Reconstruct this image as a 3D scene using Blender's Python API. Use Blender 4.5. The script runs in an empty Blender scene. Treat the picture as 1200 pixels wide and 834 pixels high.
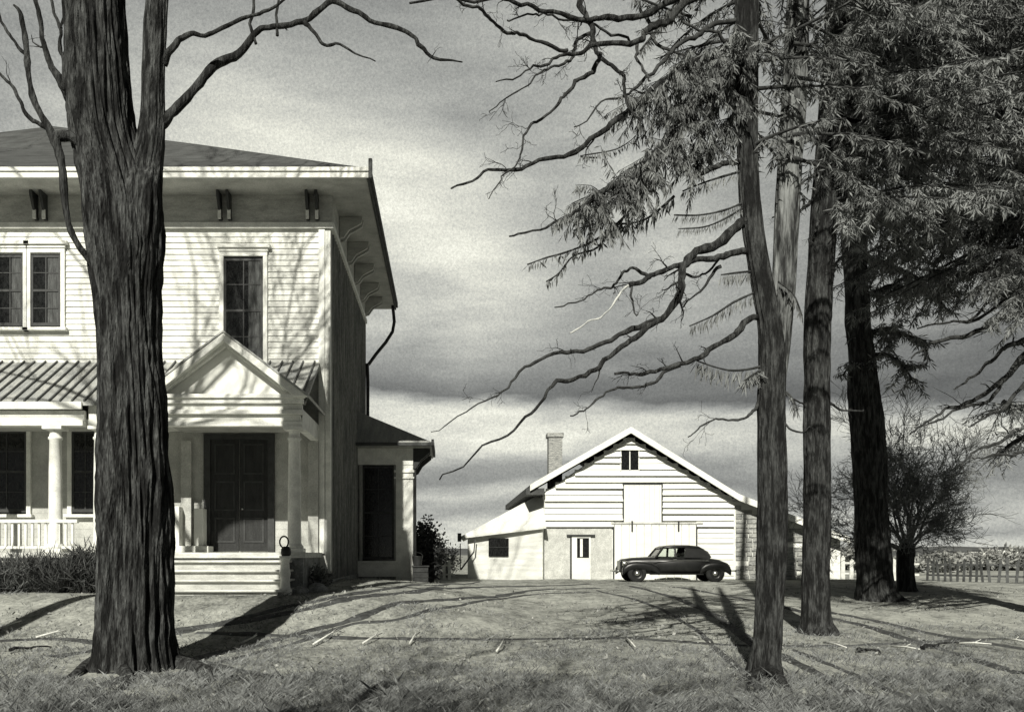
import bpy, math, random
from mathutils import Vector, Matrix, noise
random.seed(7)
R = math.radians
sc = bpy.context.scene
F, VX, VY, CH = 1090.0, 524.0, 648.0, 1.6      # focal in photo pixels, vanishing point, eye height

# ------------------------------------------------------------------ camera
cam = bpy.data.cameras.new('camera'); co = bpy.data.objects.new('camera', cam)
sc.collection.objects.link(co); sc.camera = co
co.location = (0, 0, CH); co.rotation_euler = (R(90), 0, 0)
cam.sensor_width = 36; cam.lens = 36*F/1200
cam.shift_x = (600-VX)/1200; cam.shift_y = (VY-417)/1200
cam.clip_start = .1; cam.clip_end = 9000

# ------------------------------------------------------------------ sun + sky
AZ, EL = R(12.5), R(35)                         # light travels to +X+Y
dirv = Vector((math.sin(AZ)*math.cos(EL), math.cos(AZ)*math.cos(EL), -math.sin(EL)))
sl = bpy.data.lights.new('sun', 'SUN'); sl.energy = 5.0; sl.angle = R(.5); sl.color = (1, .97, .87)
so = bpy.data.objects.new('sun', sl); sc.collection.objects.link(so)
so.rotation_euler = dirv.to_track_quat('-Z', 'Y').to_euler(); so.location = (-20, -20, 30)
sc.view_settings.view_transform = 'Standard'; sc.view_settings.look = 'None'
sc.view_settings.exposure = 0.35; sc.view_settings.gamma = 1

w = bpy.data.worlds.new('World'); sc.world = w; w.use_nodes = True
nt = w.node_tree; N = nt.nodes; L = nt.links; N.clear()
def nd(t, **k):
    n = N.new(t)
    for a, b in k.items():
        if a == 'inp':
            for i, v in b.items(): n.inputs[i].default_value = v
        else: setattr(n, a, b)
    return n
def ma(op, a, b=None, clamp=False, c=None):
    n = N.new('ShaderNodeMath'); n.operation = op; n.use_clamp = clamp
    for i, v in enumerate((a, b, c)):
        if v is None: continue
        if isinstance(v, (int, float)): n.inputs[i].default_value = v
        else: L.new(v, n.inputs[i])
    return n.outputs[0]
def lin(v): v /= 255; return v/12.92 if v < .04045 else ((v+.055)/1.055)**2.4
sky = nd('ShaderNodeTexSky', sky_type='NISHITA', sun_disc=False, sun_elevation=EL, sun_rotation=AZ+math.pi)
bw = nd('ShaderNodeRGBToBW'); L.new(sky.outputs[0], bw.inputs[0])
tc = nd('ShaderNodeTexCoord'); sep = nd('ShaderNodeSeparateXYZ'); L.new(tc.outputs['Generated'], sep.inputs[0])
# warped elevation drives the bands of cloud
mp = nd('ShaderNodeMapping'); mp.inputs['Scale'].default_value = (1.5, 1.5, 5)
L.new(tc.outputs['Generated'], mp.inputs[0])
n1 = nd('ShaderNodeTexNoise', inp={'Scale': 2.6, 'Detail': 5, 'Roughness': .55}); L.new(mp.outputs[0], n1.inputs[0])
mp2 = nd('ShaderNodeMapping'); mp2.inputs['Scale'].default_value = (2, 2, 11); mp2.inputs['Rotation'].default_value = (0, -.28, 0)
L.new(tc.outputs['Generated'], mp2.inputs[0])
n2 = nd('ShaderNodeTexNoise', inp={'Scale': 3.2, 'Detail': 6, 'Roughness': .6}); L.new(mp2.outputs[0], n2.inputs[0])
zz = ma('ADD', sep.outputs[2], ma('MULTIPLY', ma('SUBTRACT', n1.outputs[0], .5), .11))
zz = ma('ADD', ma('ADD', zz, .026), ma('MULTIPLY', sep.outputs[0], .03))
ramp = nd('ShaderNodeValToRGB'); cr = ramp.color_ramp
stops = [(0, 190), (.028, 215), (.046, 200), (.062, 155), (.085, 190), (.105, 135), (.13, 150), (.155, 212), (.172, 205), (.195, 100),
         (.215, 118), (.25, 156), (.33, 170), (.40, 170), (.44, 160), (.50, 155), (.58, 140), (.68, 45), (1, 30)]  # last stops darken the unseen overhead sky to cut ambient light
while len(cr.elements) < len(stops): cr.elements.new(.5)
for e, (p, v) in zip(cr.elements, stops):
    e.position = p; l = lin(v); e.color = (l, l, l, 1)
L.new(zz, ramp.inputs[0])
# bright glow patch in the clouds left of centre
vd = nd('ShaderNodeVectorMath', operation='DISTANCE'); L.new(tc.outputs['Generated'], vd.inputs[0])
vd.inputs[1].default_value = Vector((.0, 1, .36)).normalized()
glow = ma('MULTIPLY', ma('SUBTRACT', 1, ma('DIVIDE', vd.outputs['Value'], .34), True), .3)
vd2 = nd('ShaderNodeVectorMath', operation='DISTANCE'); L.new(tc.outputs['Generated'], vd2.inputs[0])
vd2.inputs[1].default_value = Vector((-.22, 1, .47)).normalized()
glow2 = ma('MULTIPLY', ma('SUBTRACT', 1, ma('DIVIDE', vd2.outputs['Value'], .3), True), .2)
dk = nd('ShaderNodeVectorMath', operation='DISTANCE'); L.new(tc.outputs['Generated'], dk.inputs[0])
dk.inputs[1].default_value = Vector((.42, 1, .27)).normalized()
ar = nd('ShaderNodeVectorMath', operation='DISTANCE'); ar.inputs[1].default_value = Vector(((300-VX)/F, 1, (VY-430)/F)).normalized()
L.new(tc.outputs['Generated'], ar.inputs[0])                     # broad curved sweeps of cloud
rad = ma('ADD', ar.outputs['Value'], ma('MULTIPLY', ma('SUBTRACT', n1.outputs[0], .5), .16))
rad = ma('ADD', rad, ma('MULTIPLY', ma('SUBTRACT', n2.outputs[0], .5), .05))
r2 = nd('ShaderNodeValToRGB'); c2 = r2.color_ramp
st2 = [(0, .5), (.16, .62), (.225, .88), (.27, .74), (.33, .42), (.37, .40), (.44, .62), (.52, .50), (.62, .42), (.75, .5)]
while len(c2.elements) < len(st2): c2.elements.new(.5)
for e, (p, v) in zip(c2.elements, st2): e.position = p; e.color = (v, v, v, 1)
L.new(rad, r2.inputs[0])
sw_ = N.new('ShaderNodeMapRange'); sw_.inputs[1].default_value = .13; sw_.inputs[2].default_value = .24; L.new(sep.outputs[2], sw_.inputs[0])
arc = ma('ADD', 1, ma('MULTIPLY', sw_.outputs[0], ma('MULTIPLY', ma('SUBTRACT', r2.outputs[0], .5), 1.25)))
dark = ma('MULTIPLY', ma('SUBTRACT', 1, ma('DIVIDE', dk.outputs['Value'], .3), True), .16)
base = ma('MULTIPLY', ramp.outputs[0], ma('ADD', .55, ma('MULTIPLY', n2.outputs[0], .9)))
base = ma('MULTIPLY', ma('MULTIPLY', base, arc), ma('SUBTRACT', ma('ADD', 1, ma('ADD', glow, glow2)), dark))
sky_dim = N.new('ShaderNodeMapRange'); sky_dim.inputs[1].default_value = .45; sky_dim.inputs[2].default_value = .80; sky_dim.inputs[3].default_value = .30; sky_dim.inputs[4].default_value = 1
L.new(sep.outputs[1], sky_dim.inputs[0]); base = ma('MULTIPLY', base, sky_dim.outputs[0])      # unseen rest of the sky dimmed to weaken fill on shaded walls
gr = nd('ShaderNodeTexNoise', inp={'Scale': 430, 'Detail': 3, 'Roughness': .9}); L.new(tc.outputs['Generated'], gr.inputs[0])
base = ma('MULTIPLY', base, ma('ADD', .40, ma('MULTIPLY', gr.outputs[0], 1.2)))
# the clear-sky radiance seen faintly through the overcast layer (x strength .1)
tot = ma('ADD', ma('MULTIPLY', base, 8.1), ma('MULTIPLY', bw.outputs[0], .05))
rgb = nd('ShaderNodeMix', data_type='RGBA'); rgb.inputs[6].default_value = (.96, 1, 1.0, 1); rgb.inputs[7].default_value = (1.0, 1.0, .88, 1)
L.new(ma('MULTIPLY', tot, .16, True), rgb.inputs[0])
mul = nd('ShaderNodeVectorMath', operation='SCALE'); L.new(rgb.outputs[2], mul.inputs[0]); L.new(tot, mul.inputs['Scale'])
bg = nd('ShaderNodeBackground'); bg.inputs[1].default_value = .1; L.new(mul.outputs[0], bg.inputs[0])
wo = nd('ShaderNodeOutputWorld'); L.new(bg.outputs[0], wo.inputs[0])

# ------------------------------------------------------------------ materials
def mat(name, a, b=None, scale=6, rough=.8, bump=.3, stretch=(1, 1, 1), fine=60, finea=.25, bdist=.02, metal=0, spec=.3):
    """two tones blended by noise, a finer grain on top, bump"""
    if b is None: b = a*.7
    def col(v): return (v*1.0, v*1.01, v*.95, 1) if v > .3 else (v*.97, v*1.01, v*1.0, 1)
    m = bpy.data.materials.new(name); m.use_nodes = True
    t = m.node_tree; nn = t.nodes; ll = t.links
    p = nn['Principled BSDF']; p.inputs['Roughness'].default_value = rough
    p.inputs['Metallic'].default_value = metal; p.inputs['Specular IOR Level'].default_value = spec
    c = nn.new('ShaderNodeTexCoord'); mpn = nn.new('ShaderNodeMapping'); mpn.inputs['Scale'].default_value = stretch
    ll.new(c.outputs['Object'], mpn.inputs[0])
    x = nn.new('ShaderNodeTexNoise'); x.inputs['Scale'].default_value = scale; x.inputs['Detail'].default_value = 6; x.inputs['Roughness'].default_value = .65
    ll.new(mpn.outputs[0], x.inputs[0])
    r = nn.new('ShaderNodeValToRGB'); r.color_ramp.elements[0].position = .36 if 'bark' not in name else .43; r.color_ramp.elements[1].position = .62 if 'bark' not in name else .60
    r.color_ramp.elements[0].color = col(b); r.color_ramp.elements[1].color = col(a)
    ll.new(x.outputs[0], r.inputs[0])
    y = nn.new('ShaderNodeTexNoise'); y.inputs['Scale'].default_value = fine; y.inputs['Detail'].default_value = 3
    ll.new(mpn.outputs[0], y.inputs[0])
    k = nn.new('ShaderNodeMapRange'); k.inputs[1].default_value = .3; k.inputs[2].default_value = .7
    k.inputs[3].default_value = 1-finea; k.inputs[4].default_value = 1+finea*.5
    ll.new(y.outputs[0], k.inputs[0])
    s = nn.new('ShaderNodeVectorMath'); s.operation = 'SCALE'
    ll.new(r.outputs[0], s.inputs[0]); ll.new(k.outputs[0], s.inputs['Scale'])
    ll.new(s.outputs[0], p.inputs['Base Color'])
    if bump:
        bn = nn.new('ShaderNodeBump'); bn.inputs['Strength'].default_value = bump; bn.inputs['Distance'].default_value = bdist
        ad = nn.new('ShaderNodeMath'); ad.operation = 'ADD'; ll.new(x.outputs[0], ad.inputs[0]); ll.new(y.outputs[0], ad.inputs[1])
        ll.new(ad.outputs[0], bn.inputs['Height']); ll.new(bn.outputs[0], p.inputs['Normal'])
    return m
M = {}
M['paint'] = mat('white_paint', .78, .68, 1.6, .6, .15, (1, 1, 2), 40, .12)
M['trim'] = mat('white_trim', .8, .6, 3, .55, .15, (1, 1, 1), 40, .15)
M['siding'] = mat('white_siding', .78, .56, 1.4, .65, .3, (1, 1, 3), 30, .22)
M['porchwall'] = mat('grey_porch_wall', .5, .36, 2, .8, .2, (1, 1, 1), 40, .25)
M['sideboard'] = mat('shade_toned_boards', .36, .16, 2.2, .85, .4, (3, 3, .35), 26, .4)  # shade of the side wall put into the board colour
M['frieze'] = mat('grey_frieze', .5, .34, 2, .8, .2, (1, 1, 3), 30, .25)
M['roof'] = mat('dark_roof', .09, .05, 1.5, .85, .4, (1, 3, 3), 30, .35)
M['tin'] = mat('tin_roof', .42, .26, 1.5, .55, .2, (3, .5, .5), 20, .25)
M['tinrib'] = mat('tin_rib', .10, .06, 3, .6, .2)
M['sash'] = mat('dark_sash', .05, .03, 5, .6, .2)
M['pane'] = mat('dark_window', .022, .006, 7, .06, .03, (2, 2, 1), 30, .6, spec=.35)
M['door'] = mat('dark_door', .03, .014, 3, .6, .3, (3, 3, .6), 30, .4)
M['metal'] = mat('dark_metal', .03, .02, 8, .5, .1)
M['stone'] = mat('stone', .3, .16, 5, .9, .6, (1, 1, 1), 25, .3, .04)
M['step'] = mat('step_board', .7, .45, 3, .8, .3, (.6, 3, 3), 30, .25)
M['bark'] = mat('ridged_bark', .085, .008, 9, .95, 1.0, (1, 1, .2), 34, .6, .07)
M['barkd'] = mat('dark_bark', .062, .008, 12, .95, 1.0, (1, 1, .2), 40, .55, .05)
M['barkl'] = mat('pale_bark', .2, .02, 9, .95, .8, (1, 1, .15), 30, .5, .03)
M['twig'] = mat('twig_bark', .05, .02, 9, .9, .4)
M['twiggrey'] = mat('grey_twig_bark', .3, .13, 9, .9, .4)
M['deadtwig'] = mat('bleached_twig', .55, .3, 9, .8, .3)
M['needle'] = mat('needles', .20, .08, 1.2, .7, 0, (1, 1, 1), 8, .4)
M['needle2'] = mat('needles_grey', .23, .085, .7, .7, 0, (1, 1, 1), 6, .4)
M['leaf'] = mat('shrub_leaf', .07, .03, 3, .7, 0)
M['leafgrey'] = mat('grey_shrub_leaf', .16, .05, 2, .7, 0)
M['straw'] = mat('dry_leaf', .34, .12, 3, .8, 0)
M['picket'] = mat('picket_paint', .7, .5, 5, .7, .2)
M['picketw'] = mat('weathered_picket', .10, .04, 5, .8, .3)
M['barn'] = mat('barn_board', .82, .62, .9, .7, .4, (.35, 1, 7), 20, .15)
M['barngrey'] = mat('bare_boards', .58, .42, 4, .85, .4, (1, 1, 1), 26, .3)
M['barnroof'] = mat('barn_roof_trim', .8, .68, 2, .6, .2)
M['brick'] = mat('chimney_brick', .42, .16, 5, .9, .4, (1, 1, 4), 20, .3)
M['car'] = mat('car_paint', .014, .008, 6, .35, .02, spec=.35)
M['tyre'] = mat('tyre_rubber', .02, .015, 9, .9, .2)
M['chrome'] = mat('chrome', .6, .5, 9, .25, 0, metal=.9)
M['stick'] = mat('bare_stick', .75, .5, 9, .8, .3)
M['hill'] = mat('wooded_hill', .12, .05, .03, 1, 0, (1, 1, 1), .3, .4)
M['dirt_and_shadow'] = mat('dirt_and_shadow', .085, .035, 1.3, .95, .6, (1, 1, 1), 9, .5, .05)  # track soil, darkened to paint tree-shadow streaks across the lawn as well
M['wood'] = mat('dark_box_wood', .05, .025, 5, .9, .3)

def ground_mat():
    m = bpy.data.materials.new('grass_ground'); m.use_nodes = True
    t = m.node_tree; nn = t.nodes; ll = t.links; p = nn['Principled BSDF']; p.inputs['Roughness'].default_value = .95
    p.inputs['Specular IOR Level'].default_value = .1
    c = nn.new('ShaderNodeTexCoord')
    def noi(s, st, d=6):
        mpn = nn.new('ShaderNodeMapping'); mpn.inputs['Scale'].default_value = st; ll.new(c.outputs['Object'], mpn.inputs[0])
        x = nn.new('ShaderNodeTexNoise'); x.inputs['Scale'].default_value = s; x.inputs['Detail'].default_value = d; x.inputs['Roughness'].default_value = .7
        ll.new(mpn.outputs[0], x.inputs[0]); return x.outputs[0]
    a, b, e = noi(.28, (1, .8, 1)), noi(3.0, (1, .45, 1)), noi(14, (1, .6, 1), 4)
    def mm(op, x, y):
        n = nn.new('ShaderNodeMath'); n.operation = op
        for i, v in enumerate((x, y)):
            if isinstance(v, (int, float)): n.inputs[i].default_value = v
            else: ll.new(v, n.inputs[i])
        return n.outputs[0]
    s = mm('ADD', mm('ADD', mm('MULTIPLY', a, .45), mm('MULTIPLY', b, .45)), mm('MULTIPLY', e, .4))
    r = nn.new('ShaderNodeValToRGB'); r.color_ramp.elements[0].position = .5; r.color_ramp.elements[1].position = .78
    r.color_ramp.elements[0].color = (.055, .058, .056, 1); r.color_ramp.elements[1].color = (.45, .46, .42, 1)
    ll.new(s, r.inputs[0]); ll.new(r.outputs[0], p.inputs['Base Color'])
    bn = nn.new('ShaderNodeBump'); bn.inputs['Strength'].default_value = .5; bn.inputs['Distance'].default_value = .05
    ll.new(mm('ADD', b, e), bn.inputs['Height']); ll.new(bn.outputs[0], p.inputs['Normal'])
    return m
M['ground'] = ground_mat()
def glass_mat():
    m = bpy.data.materials.new('car_glass'); m.use_nodes = True
    t = m.node_tree; nn = t.nodes; ll = t.links
    nn.remove(nn['Principled BSDF']); o = nn['Material Output']
    tr = nn.new('ShaderNodeBsdfTransparent'); gl = nn.new('ShaderNodeBsdfGlossy'); gl.inputs['Roughness'].default_value = .05
    mx = nn.new('ShaderNodeMixShader'); fr = nn.new('ShaderNodeFresnel'); fr.inputs[0].default_value = 1.4
    tr.inputs[0].default_value = (.9, .92, .9, 1)
    ll.new(fr.outputs[0], mx.inputs[0]); ll.new(tr.outputs[0], mx.inputs[1]); ll.new(gl.outputs[0], mx.inputs[2]); ll.new(mx.outputs[0], o.inputs[0])
    return m
M['glass'] = glass_mat()

# ------------------------------------------------------------------ helpers
def P(px, py, D): return Vector(((px-VX)/F*D, D, CH+(VY-py)/F*D))
def X(px, D): return (px-VX)/F*D
def Z(py, D): return CH+(VY-py)/F*D
def tag(o, label=None, cat=None, group=None, kind=None):
    if label: o['label'] = label
    if cat: o['category'] = cat
    if group: o['group'] = group
    if kind: o['kind'] = kind
    return o
def wloc(o):
    v = Vector((0, 0, 0))
    while o: v = v + o.location; o = o.parent
    return v
def empty(name, loc, label, cat, group=None, rz=0):
    o = bpy.data.objects.new(name, None); sc.collection.objects.link(o); o.location = loc; o.rotation_euler[2] = rz
    o.empty_display_size = .3
    return tag(o, label, cat, group)
class MB:
    def __init__(s): s.v = []; s.f = []
    def add(s, vs, fs):
        n = len(s.v); s.v += [tuple(v) for v in vs]; s.f += [tuple(i+n for i in f) for f in fs]
    def box(s, x0, x1, y0, y1, z0, z1):
        s.add([(x0,y0,z0),(x1,y0,z0),(x1,y1,z0),(x0,y1,z0),(x0,y0,z1),(x1,y0,z1),(x1,y1,z1),(x0,y1,z1)],
              [(0,3,2,1),(4,5,6,7),(0,1,5,4),(1,2,6,5),(2,3,7,6),(3,0,4,7)])
    def prism(s, pts, off):
        """closed polygon (3-D points) swept by a vector"""
        n = len(pts); off = Vector(off); a = [Vector(p) for p in pts]; b = [p+off for p in a]
        s.add(a+b, [tuple(range(n)), tuple(range(2*n-1, n-1, -1))]+[(i, i+n, (i+1) % n+n, (i+1) % n) for i in range(n)])
    def bar(s, p, q, w, h=None):
        h = h or w; p, q = Vector(p), Vector(q); d = (q-p).normalized()
        u = d.cross(Vector((0, 0, 1)));  u = Vector((1, 0, 0)) if u.length < 1e-3 else u.normalized(); v = u.cross(d)
        c = [u*a*w/2+v*b*h/2 for a, b in ((-1,-1),(1,-1),(1,1),(-1,1))]
        s.add([p+k for k in c]+[q+k for k in c], [(0,1,2,3),(7,6,5,4),(0,4,5,1),(1,5,6,2),(2,6,7,3),(3,7,4,0)])
    def tube(s, pts, rad, n=6, disp=None, cap=True):
        pts = [Vector(p) for p in pts]; k = len(pts)
        if k < 2: return
        t0 = (pts[1]-pts[0]).normalized(); u = t0.cross(Vector((.3, 1, .1))).normalized()
        vs = []
        for i in range(k):
            t = (pts[min(i+1, k-1)]-pts[max(i-1, 0)]).normalized()
            u = (u-t*u.dot(t)).normalized(); v = t.cross(u)
            for j in range(n):
                a = 2*math.pi*j/n; r = rad[i]
                d = u*math.cos(a)+v*math.sin(a)
                if disp: r *= disp(pts[i]+d*r, a, i/(k-1))
                vs.append(pts[i]+d*r)
        fs = [(i*n+j, i*n+(j+1) % n, (i+1)*n+(j+1) % n, (i+1)*n+j) for i in range(k-1) for j in range(n)]
        if cap: fs += [tuple(range(n))[::-1], tuple(range((k-1)*n, k*n))]
        s.add(vs, fs)
    def lathe(s, c, prof, n=20):
        vs = [(c[0]+r*math.cos(2*math.pi*j/n), c[1]+r*math.sin(2*math.pi*j/n), c[2]+z) for z, r in prof for j in range(n)]
        k = len(prof)
        s.add(vs, [(i*n+j, i*n+(j+1) % n, (i+1)*n+(j+1) % n, (i+1)*n+j) for i in range(k-1) for j in range(n)]
              + [tuple(range(n))[::-1], tuple(range((k-1)*n, k*n))])
    def build(s, name, m, parent=None, smooth=False, origin=None, label=None):
        o0 = wloc(parent) if parent else Vector(origin or (0, 0, 0))
        me = bpy.data.meshes.new(name)
        me.from_pydata([(x-o0.x, y-o0.y, z-o0.z) for x, y, z in s.v], [], s.f); me.materials.append(m)
        if smooth: me.polygons.foreach_set('use_smooth', [True]*len(me.polygons))
        o = bpy.data.objects.new(name, me); sc.collection.objects.link(o)
        if parent: o.parent = parent
        elif origin: o.location = origin
        if label: o['label'] = label
        return o
def fixn(o):
    import bmesh
    b = bmesh.new(); b.from_mesh(o.data); bmesh.ops.recalc_face_normals(b, faces=b.faces); b.to_mesh(o.data); b.free(); return o
def bevel(o, w=.02, seg=2):
    m = o.modifiers.new('bevel', 'BEVEL'); m.width = w; m.segments = seg; m.limit_method = 'ANGLE'; return o
def copy_tree(o, parent=None):
    c = o.copy(); sc.collection.objects.link(c); c.parent = parent
    for ch in list(o.children): copy_tree(ch, c)
    return c
def sst(a, b, x):
    t = max(0, min(1, (x-a)/(b-a))); return t*t*(3-2*t)
def g(x, y):
    """height of the land"""
    h = .52*sst(11, 36, y)
    h += .60*sst(15.0, 19.2, y)*(1-sst(24, 36, y))*(1-sst(-2.6, 2.5, x))
    if -60 < x < 60 and -30 < y < 70:
        h += .05*noise.noise((x*.35, y*.35, 3.1))*sst(0, 6, abs(y)) + .018*noise.noise((x*1.7, y*1.7, 9.1))
    return h
def onground(px, py):
    lo = 4.0
    while lo < 400:
        p = P(px, py, lo)
        if p.z <= g(p.x, p.y): return Vector((p.x, p.y, g(p.x, p.y)))
        lo *= 1.004
    return P(px, py, 40)
def crom(pts, sub=5):
    """Catmull-Rom through tuples of any size"""
    out = []; n = len(pts)
    for i in range(n-1):
        a, b, c, d = pts[max(i-1, 0)], pts[i], pts[i+1], pts[min(i+2, n-1)]
        for k in range(sub):
            t = k/sub
            out.append(tuple(.5*((2*q)+(-p+r)*t+(2*p-5*q+4*r-s)*t*t+(-p+3*q-3*r+s)*t**3) for p, q, r, s in zip(a, b, c, d)))
    out.append(tuple(pts[-1])); return out

# ------------------------------------------------------------------ ground
def axis(lo, hi, a, b, st):
    v = []; x = a
    while x <= b: v.append(x); x += st
    s = st; x = v[-1]
    while x < hi: s *= 1.35; x += s; v.append(x)
    s = st; x = v[0]; pre = []
    while x > lo: s *= 1.35; x -= s; pre.append(x)
    return pre[::-1]+v
xs = axis(-3500, 3500, -22, 32, .3); ys = axis(-3000, 6000, 4, 50, .3)
mb = MB(); mb.v = [(x, y, g(x, y)) for y in ys for x in xs]; nx = len(xs)
mb.f = [(j*nx+i, j*nx+i+1, (j+1)*nx+i+1, (j+1)*nx+i) for j in range(len(ys)-1) for i in range(nx-1)]
tag(mb.build('ground', M['ground'], smooth=True), kind='structure')
def strip(name, pix, w, m, lift=.02):
    """a worn wheel track doubling as a painted shadow streak, following the land"""
    pts = [onground(*p) for p in pix]; pts = [Vector(p) for p in crom([tuple(p) for p in pts], 14)]
    mb = MB(); vs = []
    K = 5
    for i, p in enumerate(pts):
        t = (pts[min(i+1, len(pts)-1)]-pts[max(i-1, 0)]); t.z = 0; t.normalize(); n = Vector((t.y, -t.x, 0))
        ww = w*(.7+.6*noise.noise((p.x*1.3, p.y*1.3, 5)))
        for k in range(K):
            a = -1+2*k/(K-1); q = p+n*a*ww/2*(1+.35*noise.noise((p.x*4+a*9, p.y*4, 1)))
            vs.append((q.x, q.y, g(q.x, q.y)+lift-(.03 if abs(a) == 1 else 0)))
    mb.add(vs, [(i*K+k, i*K+k+1, (i+1)*K+k+1, (i+1)*K+k) for i in range(len(pts)-1) for k in range(K-1)])
    return tag(mb.build(name, m, smooth=True), kind='structure')
strip('track_shadow_streak', [(700, 689), (620, 692), (520, 703), (430, 720), (330, 748), (215, 775), (90, 812)], .42, M['dirt_and_shadow'])
strip('track_shadow_streak', [(690, 684), (560, 688), (470, 695), (390, 706), (300, 725), (200, 742), (60, 770)], .5, M['dirt_and_shadow'])
strip('track_shadow_streak', [(740, 687), (790, 700), (840, 722), (880, 752), (960, 790), (1040, 830)], .40, M['dirt_and_shadow'])
strip('track_shadow_streak', [(790, 688), (860, 700), (960, 722), (1060, 748), (1200, 790)], .38, M['dirt_and_shadow'])
strip('track_shadow_streak', [(230, 742), (400, 747), (560, 750), (720, 748), (900, 757), (1100, 752), (1250, 748)], .30, M['dirt_and_shadow'])
strip('footpath', [(-20, 752), (100, 752), (215, 770), (300, 790), (420, 800)], .3, M['dirt_and_shadow'])

strip('track_shadow_streak', [(690, 694), (600, 700), (500, 716), (400, 736), (290, 768), (180, 800)], .2, M['dirt_and_shadow'])
strip('track_shadow_streak', [(560, 682), (470, 688), (400, 698), (330, 712), (240, 735)], .3, M['dirt_and_shadow'])
strip('track_shadow_streak', [(700, 692), (760, 708), (810, 734), (850, 770), (900, 815)], .2, M['dirt_and_shadow'])
strip('track_shadow_streak', [(940, 712), (1010, 725), (1090, 742), (1210, 762)], .35, M['dirt_and_shadow'])
strip('track_shadow_streak', [(930, 762), (1000, 790), (1080, 825)], .16, M['dirt_and_shadow'])
# ------------------------------------------------------------------ hills
def ridge(name, D, h0, px0, px1, seed, depth, m):
    mb = MB(); n = 90; rows = []
    for i in range(n+1):
        x = X(px0+(px1-px0)*i/n, D)
        h = h0*(.55+.45*noise.noise((x/D*5, seed, 0))+.12*noise.noise((x/D*40, seed, 4))+.08*noise.noise((x/D*150, seed, 7)))
        fall = min(1, i/6, (n-i)/6)
        rows.append((x, h*fall))
    vs = []
    for k, (dy, s) in enumerate(((-depth, 0), (-depth*.5, .7), (0, 1), (depth, 0))):
        vs += [(x, D+dy, .6+h*s if s else .2) for x, h in rows]
    mb.add(vs, [(k*(n+1)+i, k*(n+1)+i+1, (k+1)*(n+1)+i+1, (k+1)*(n+1)+i) for k in range(3) for i in range(n)])
    tag(mb.build(name, m, smooth=True), kind='structure')
ridge('hills', 420, 6.0, 900, 2200, 3, 60, M['hill'])
ridge('hills', 700, 9, -700, 1500, 8, 150, M['hill'])

# ================================================================== HOUSE
HD = 23.2; HB = 32.8; HX1 = -2.9; HX0 = -20.9
EZ = 10.5
house = empty('white_house', (-11.9, 23.2, .6), 'tall white clapboard house with dark hipped roof, bracketed eaves and columned porch', 'house')
def clap(mb, fn, a0, a1, z0, z1, opens=(), step=.14, lim=None, proud=.03, wob=0):
    """overlapping boards; fn(a,b,z)->xyz with b outward"""
    z = z0
    while z < z1-.01:
        zt = min(z+step, z1); l0, l1 = (a0, a1) if lim is None else lim((z+zt)/2)
        iv = [(l0, l1)]
        for (o0, o1, oz0, oz1) in opens:
            if zt > oz0+.01 and z < oz1-.01:
                nv = []
                for s, e in iv:
                    if o1 <= s or o0 >= e: nv.append((s, e)); continue
                    if o0 > s: nv.append((s, o0))
                    if o1 < e: nv.append((o1, e))
                iv = nv
        for s, e in iv:
            if e-s < .02: continue
            pr = proud*(1+wob*random.uniform(-.5, 1)); dz = wob*random.uniform(-.01, .01)
            c = [fn(s, 0, z+dz), fn(s, pr, z+dz), fn(s, .006, zt), fn(s, 0, zt)]
            d = [fn(e, 0, z), fn(e, pr, z), fn(e, .006, zt), fn(e, 0, zt)]
            mb.add(c+d, [(0,1,2,3),(7,6,5,4),(1,5,6,2),(0,4,5,1),(3,2,6,7)])
        z = zt
mb = MB(); mb.box(HX0, HX1-.03, HD+.03, HB, .2, EZ); mb.build('wall', M['siding'], house)
# front siding, openings
w1 = (X(262, HD), X(309, HD), Z(425, HD), Z(303, HD))
w2 = (X(-4, HD), X(28, HD), Z(382, HD), Z(299, HD)); w3 = (X(36, HD), X(72, HD), Z(382, HD), Z(299, HD))
dr = (X(243, HD), X(318, HD), Z(646, HD), Z(513, HD))
pw1 = (X(-40, HD), X(32, HD), Z(600, HD), Z(505, HD)); pw2 = (X(84, HD), X(116, HD), Z(600, HD), Z(505, HD))
ff = lambda a, b, z: (a, HD+.03-b, z)
mb = MB(); clap(mb, ff, HX0, HX1-.12, 6.3, 9.8, (w1, w2, w3), .145)
mb.build('siding', M['siding'], house)
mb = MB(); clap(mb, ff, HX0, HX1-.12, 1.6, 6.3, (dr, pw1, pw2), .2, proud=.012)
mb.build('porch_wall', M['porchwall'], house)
fs_ = lambda a, b, z: (HX1-.03+b, a, z)
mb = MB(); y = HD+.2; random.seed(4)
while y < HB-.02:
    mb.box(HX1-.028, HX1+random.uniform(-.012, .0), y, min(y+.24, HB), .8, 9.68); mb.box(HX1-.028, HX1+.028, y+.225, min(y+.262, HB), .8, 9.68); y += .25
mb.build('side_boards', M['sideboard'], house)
mb = MB(); mb.box(HX1-.14, HX1-.01, HD-.02, HD+.17, .7, 9.66); mb.box(HX1-.30, HX1-.15, HD-.05, HD+.02, 1.6, 9.8) 
mb.build('corner_board', M['trim'], house)
mb = MB(); mb.box(HX0, HX1+.02, HD-.02, HD+.3, .2, 1.0); mb.box(HX1-.2, HX1+.04, HD+.18, HB, .2, .95); mb.build('foundation', M['stone'], house)
# frieze + mouldings
mb = MB(); mb.box(HX0, HX1+.04, HD-.05, HD+.028, 9.82, EZ-.003); mb.box(HX1-.028, HX1+.05, HD+.03, HB, 9.82, EZ-.003)
mb.build('frieze', M['frieze'], house)
mb = MB(); mb.box(HX0, HX1+.07, HD-.09, HD+.03, 9.68, 9.82); mb.box(HX1-.02, HX1+.08, HD+.03, HB, 9.68, 9.82)
mb.build('frieze_moulding', M['trim'], house)
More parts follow.
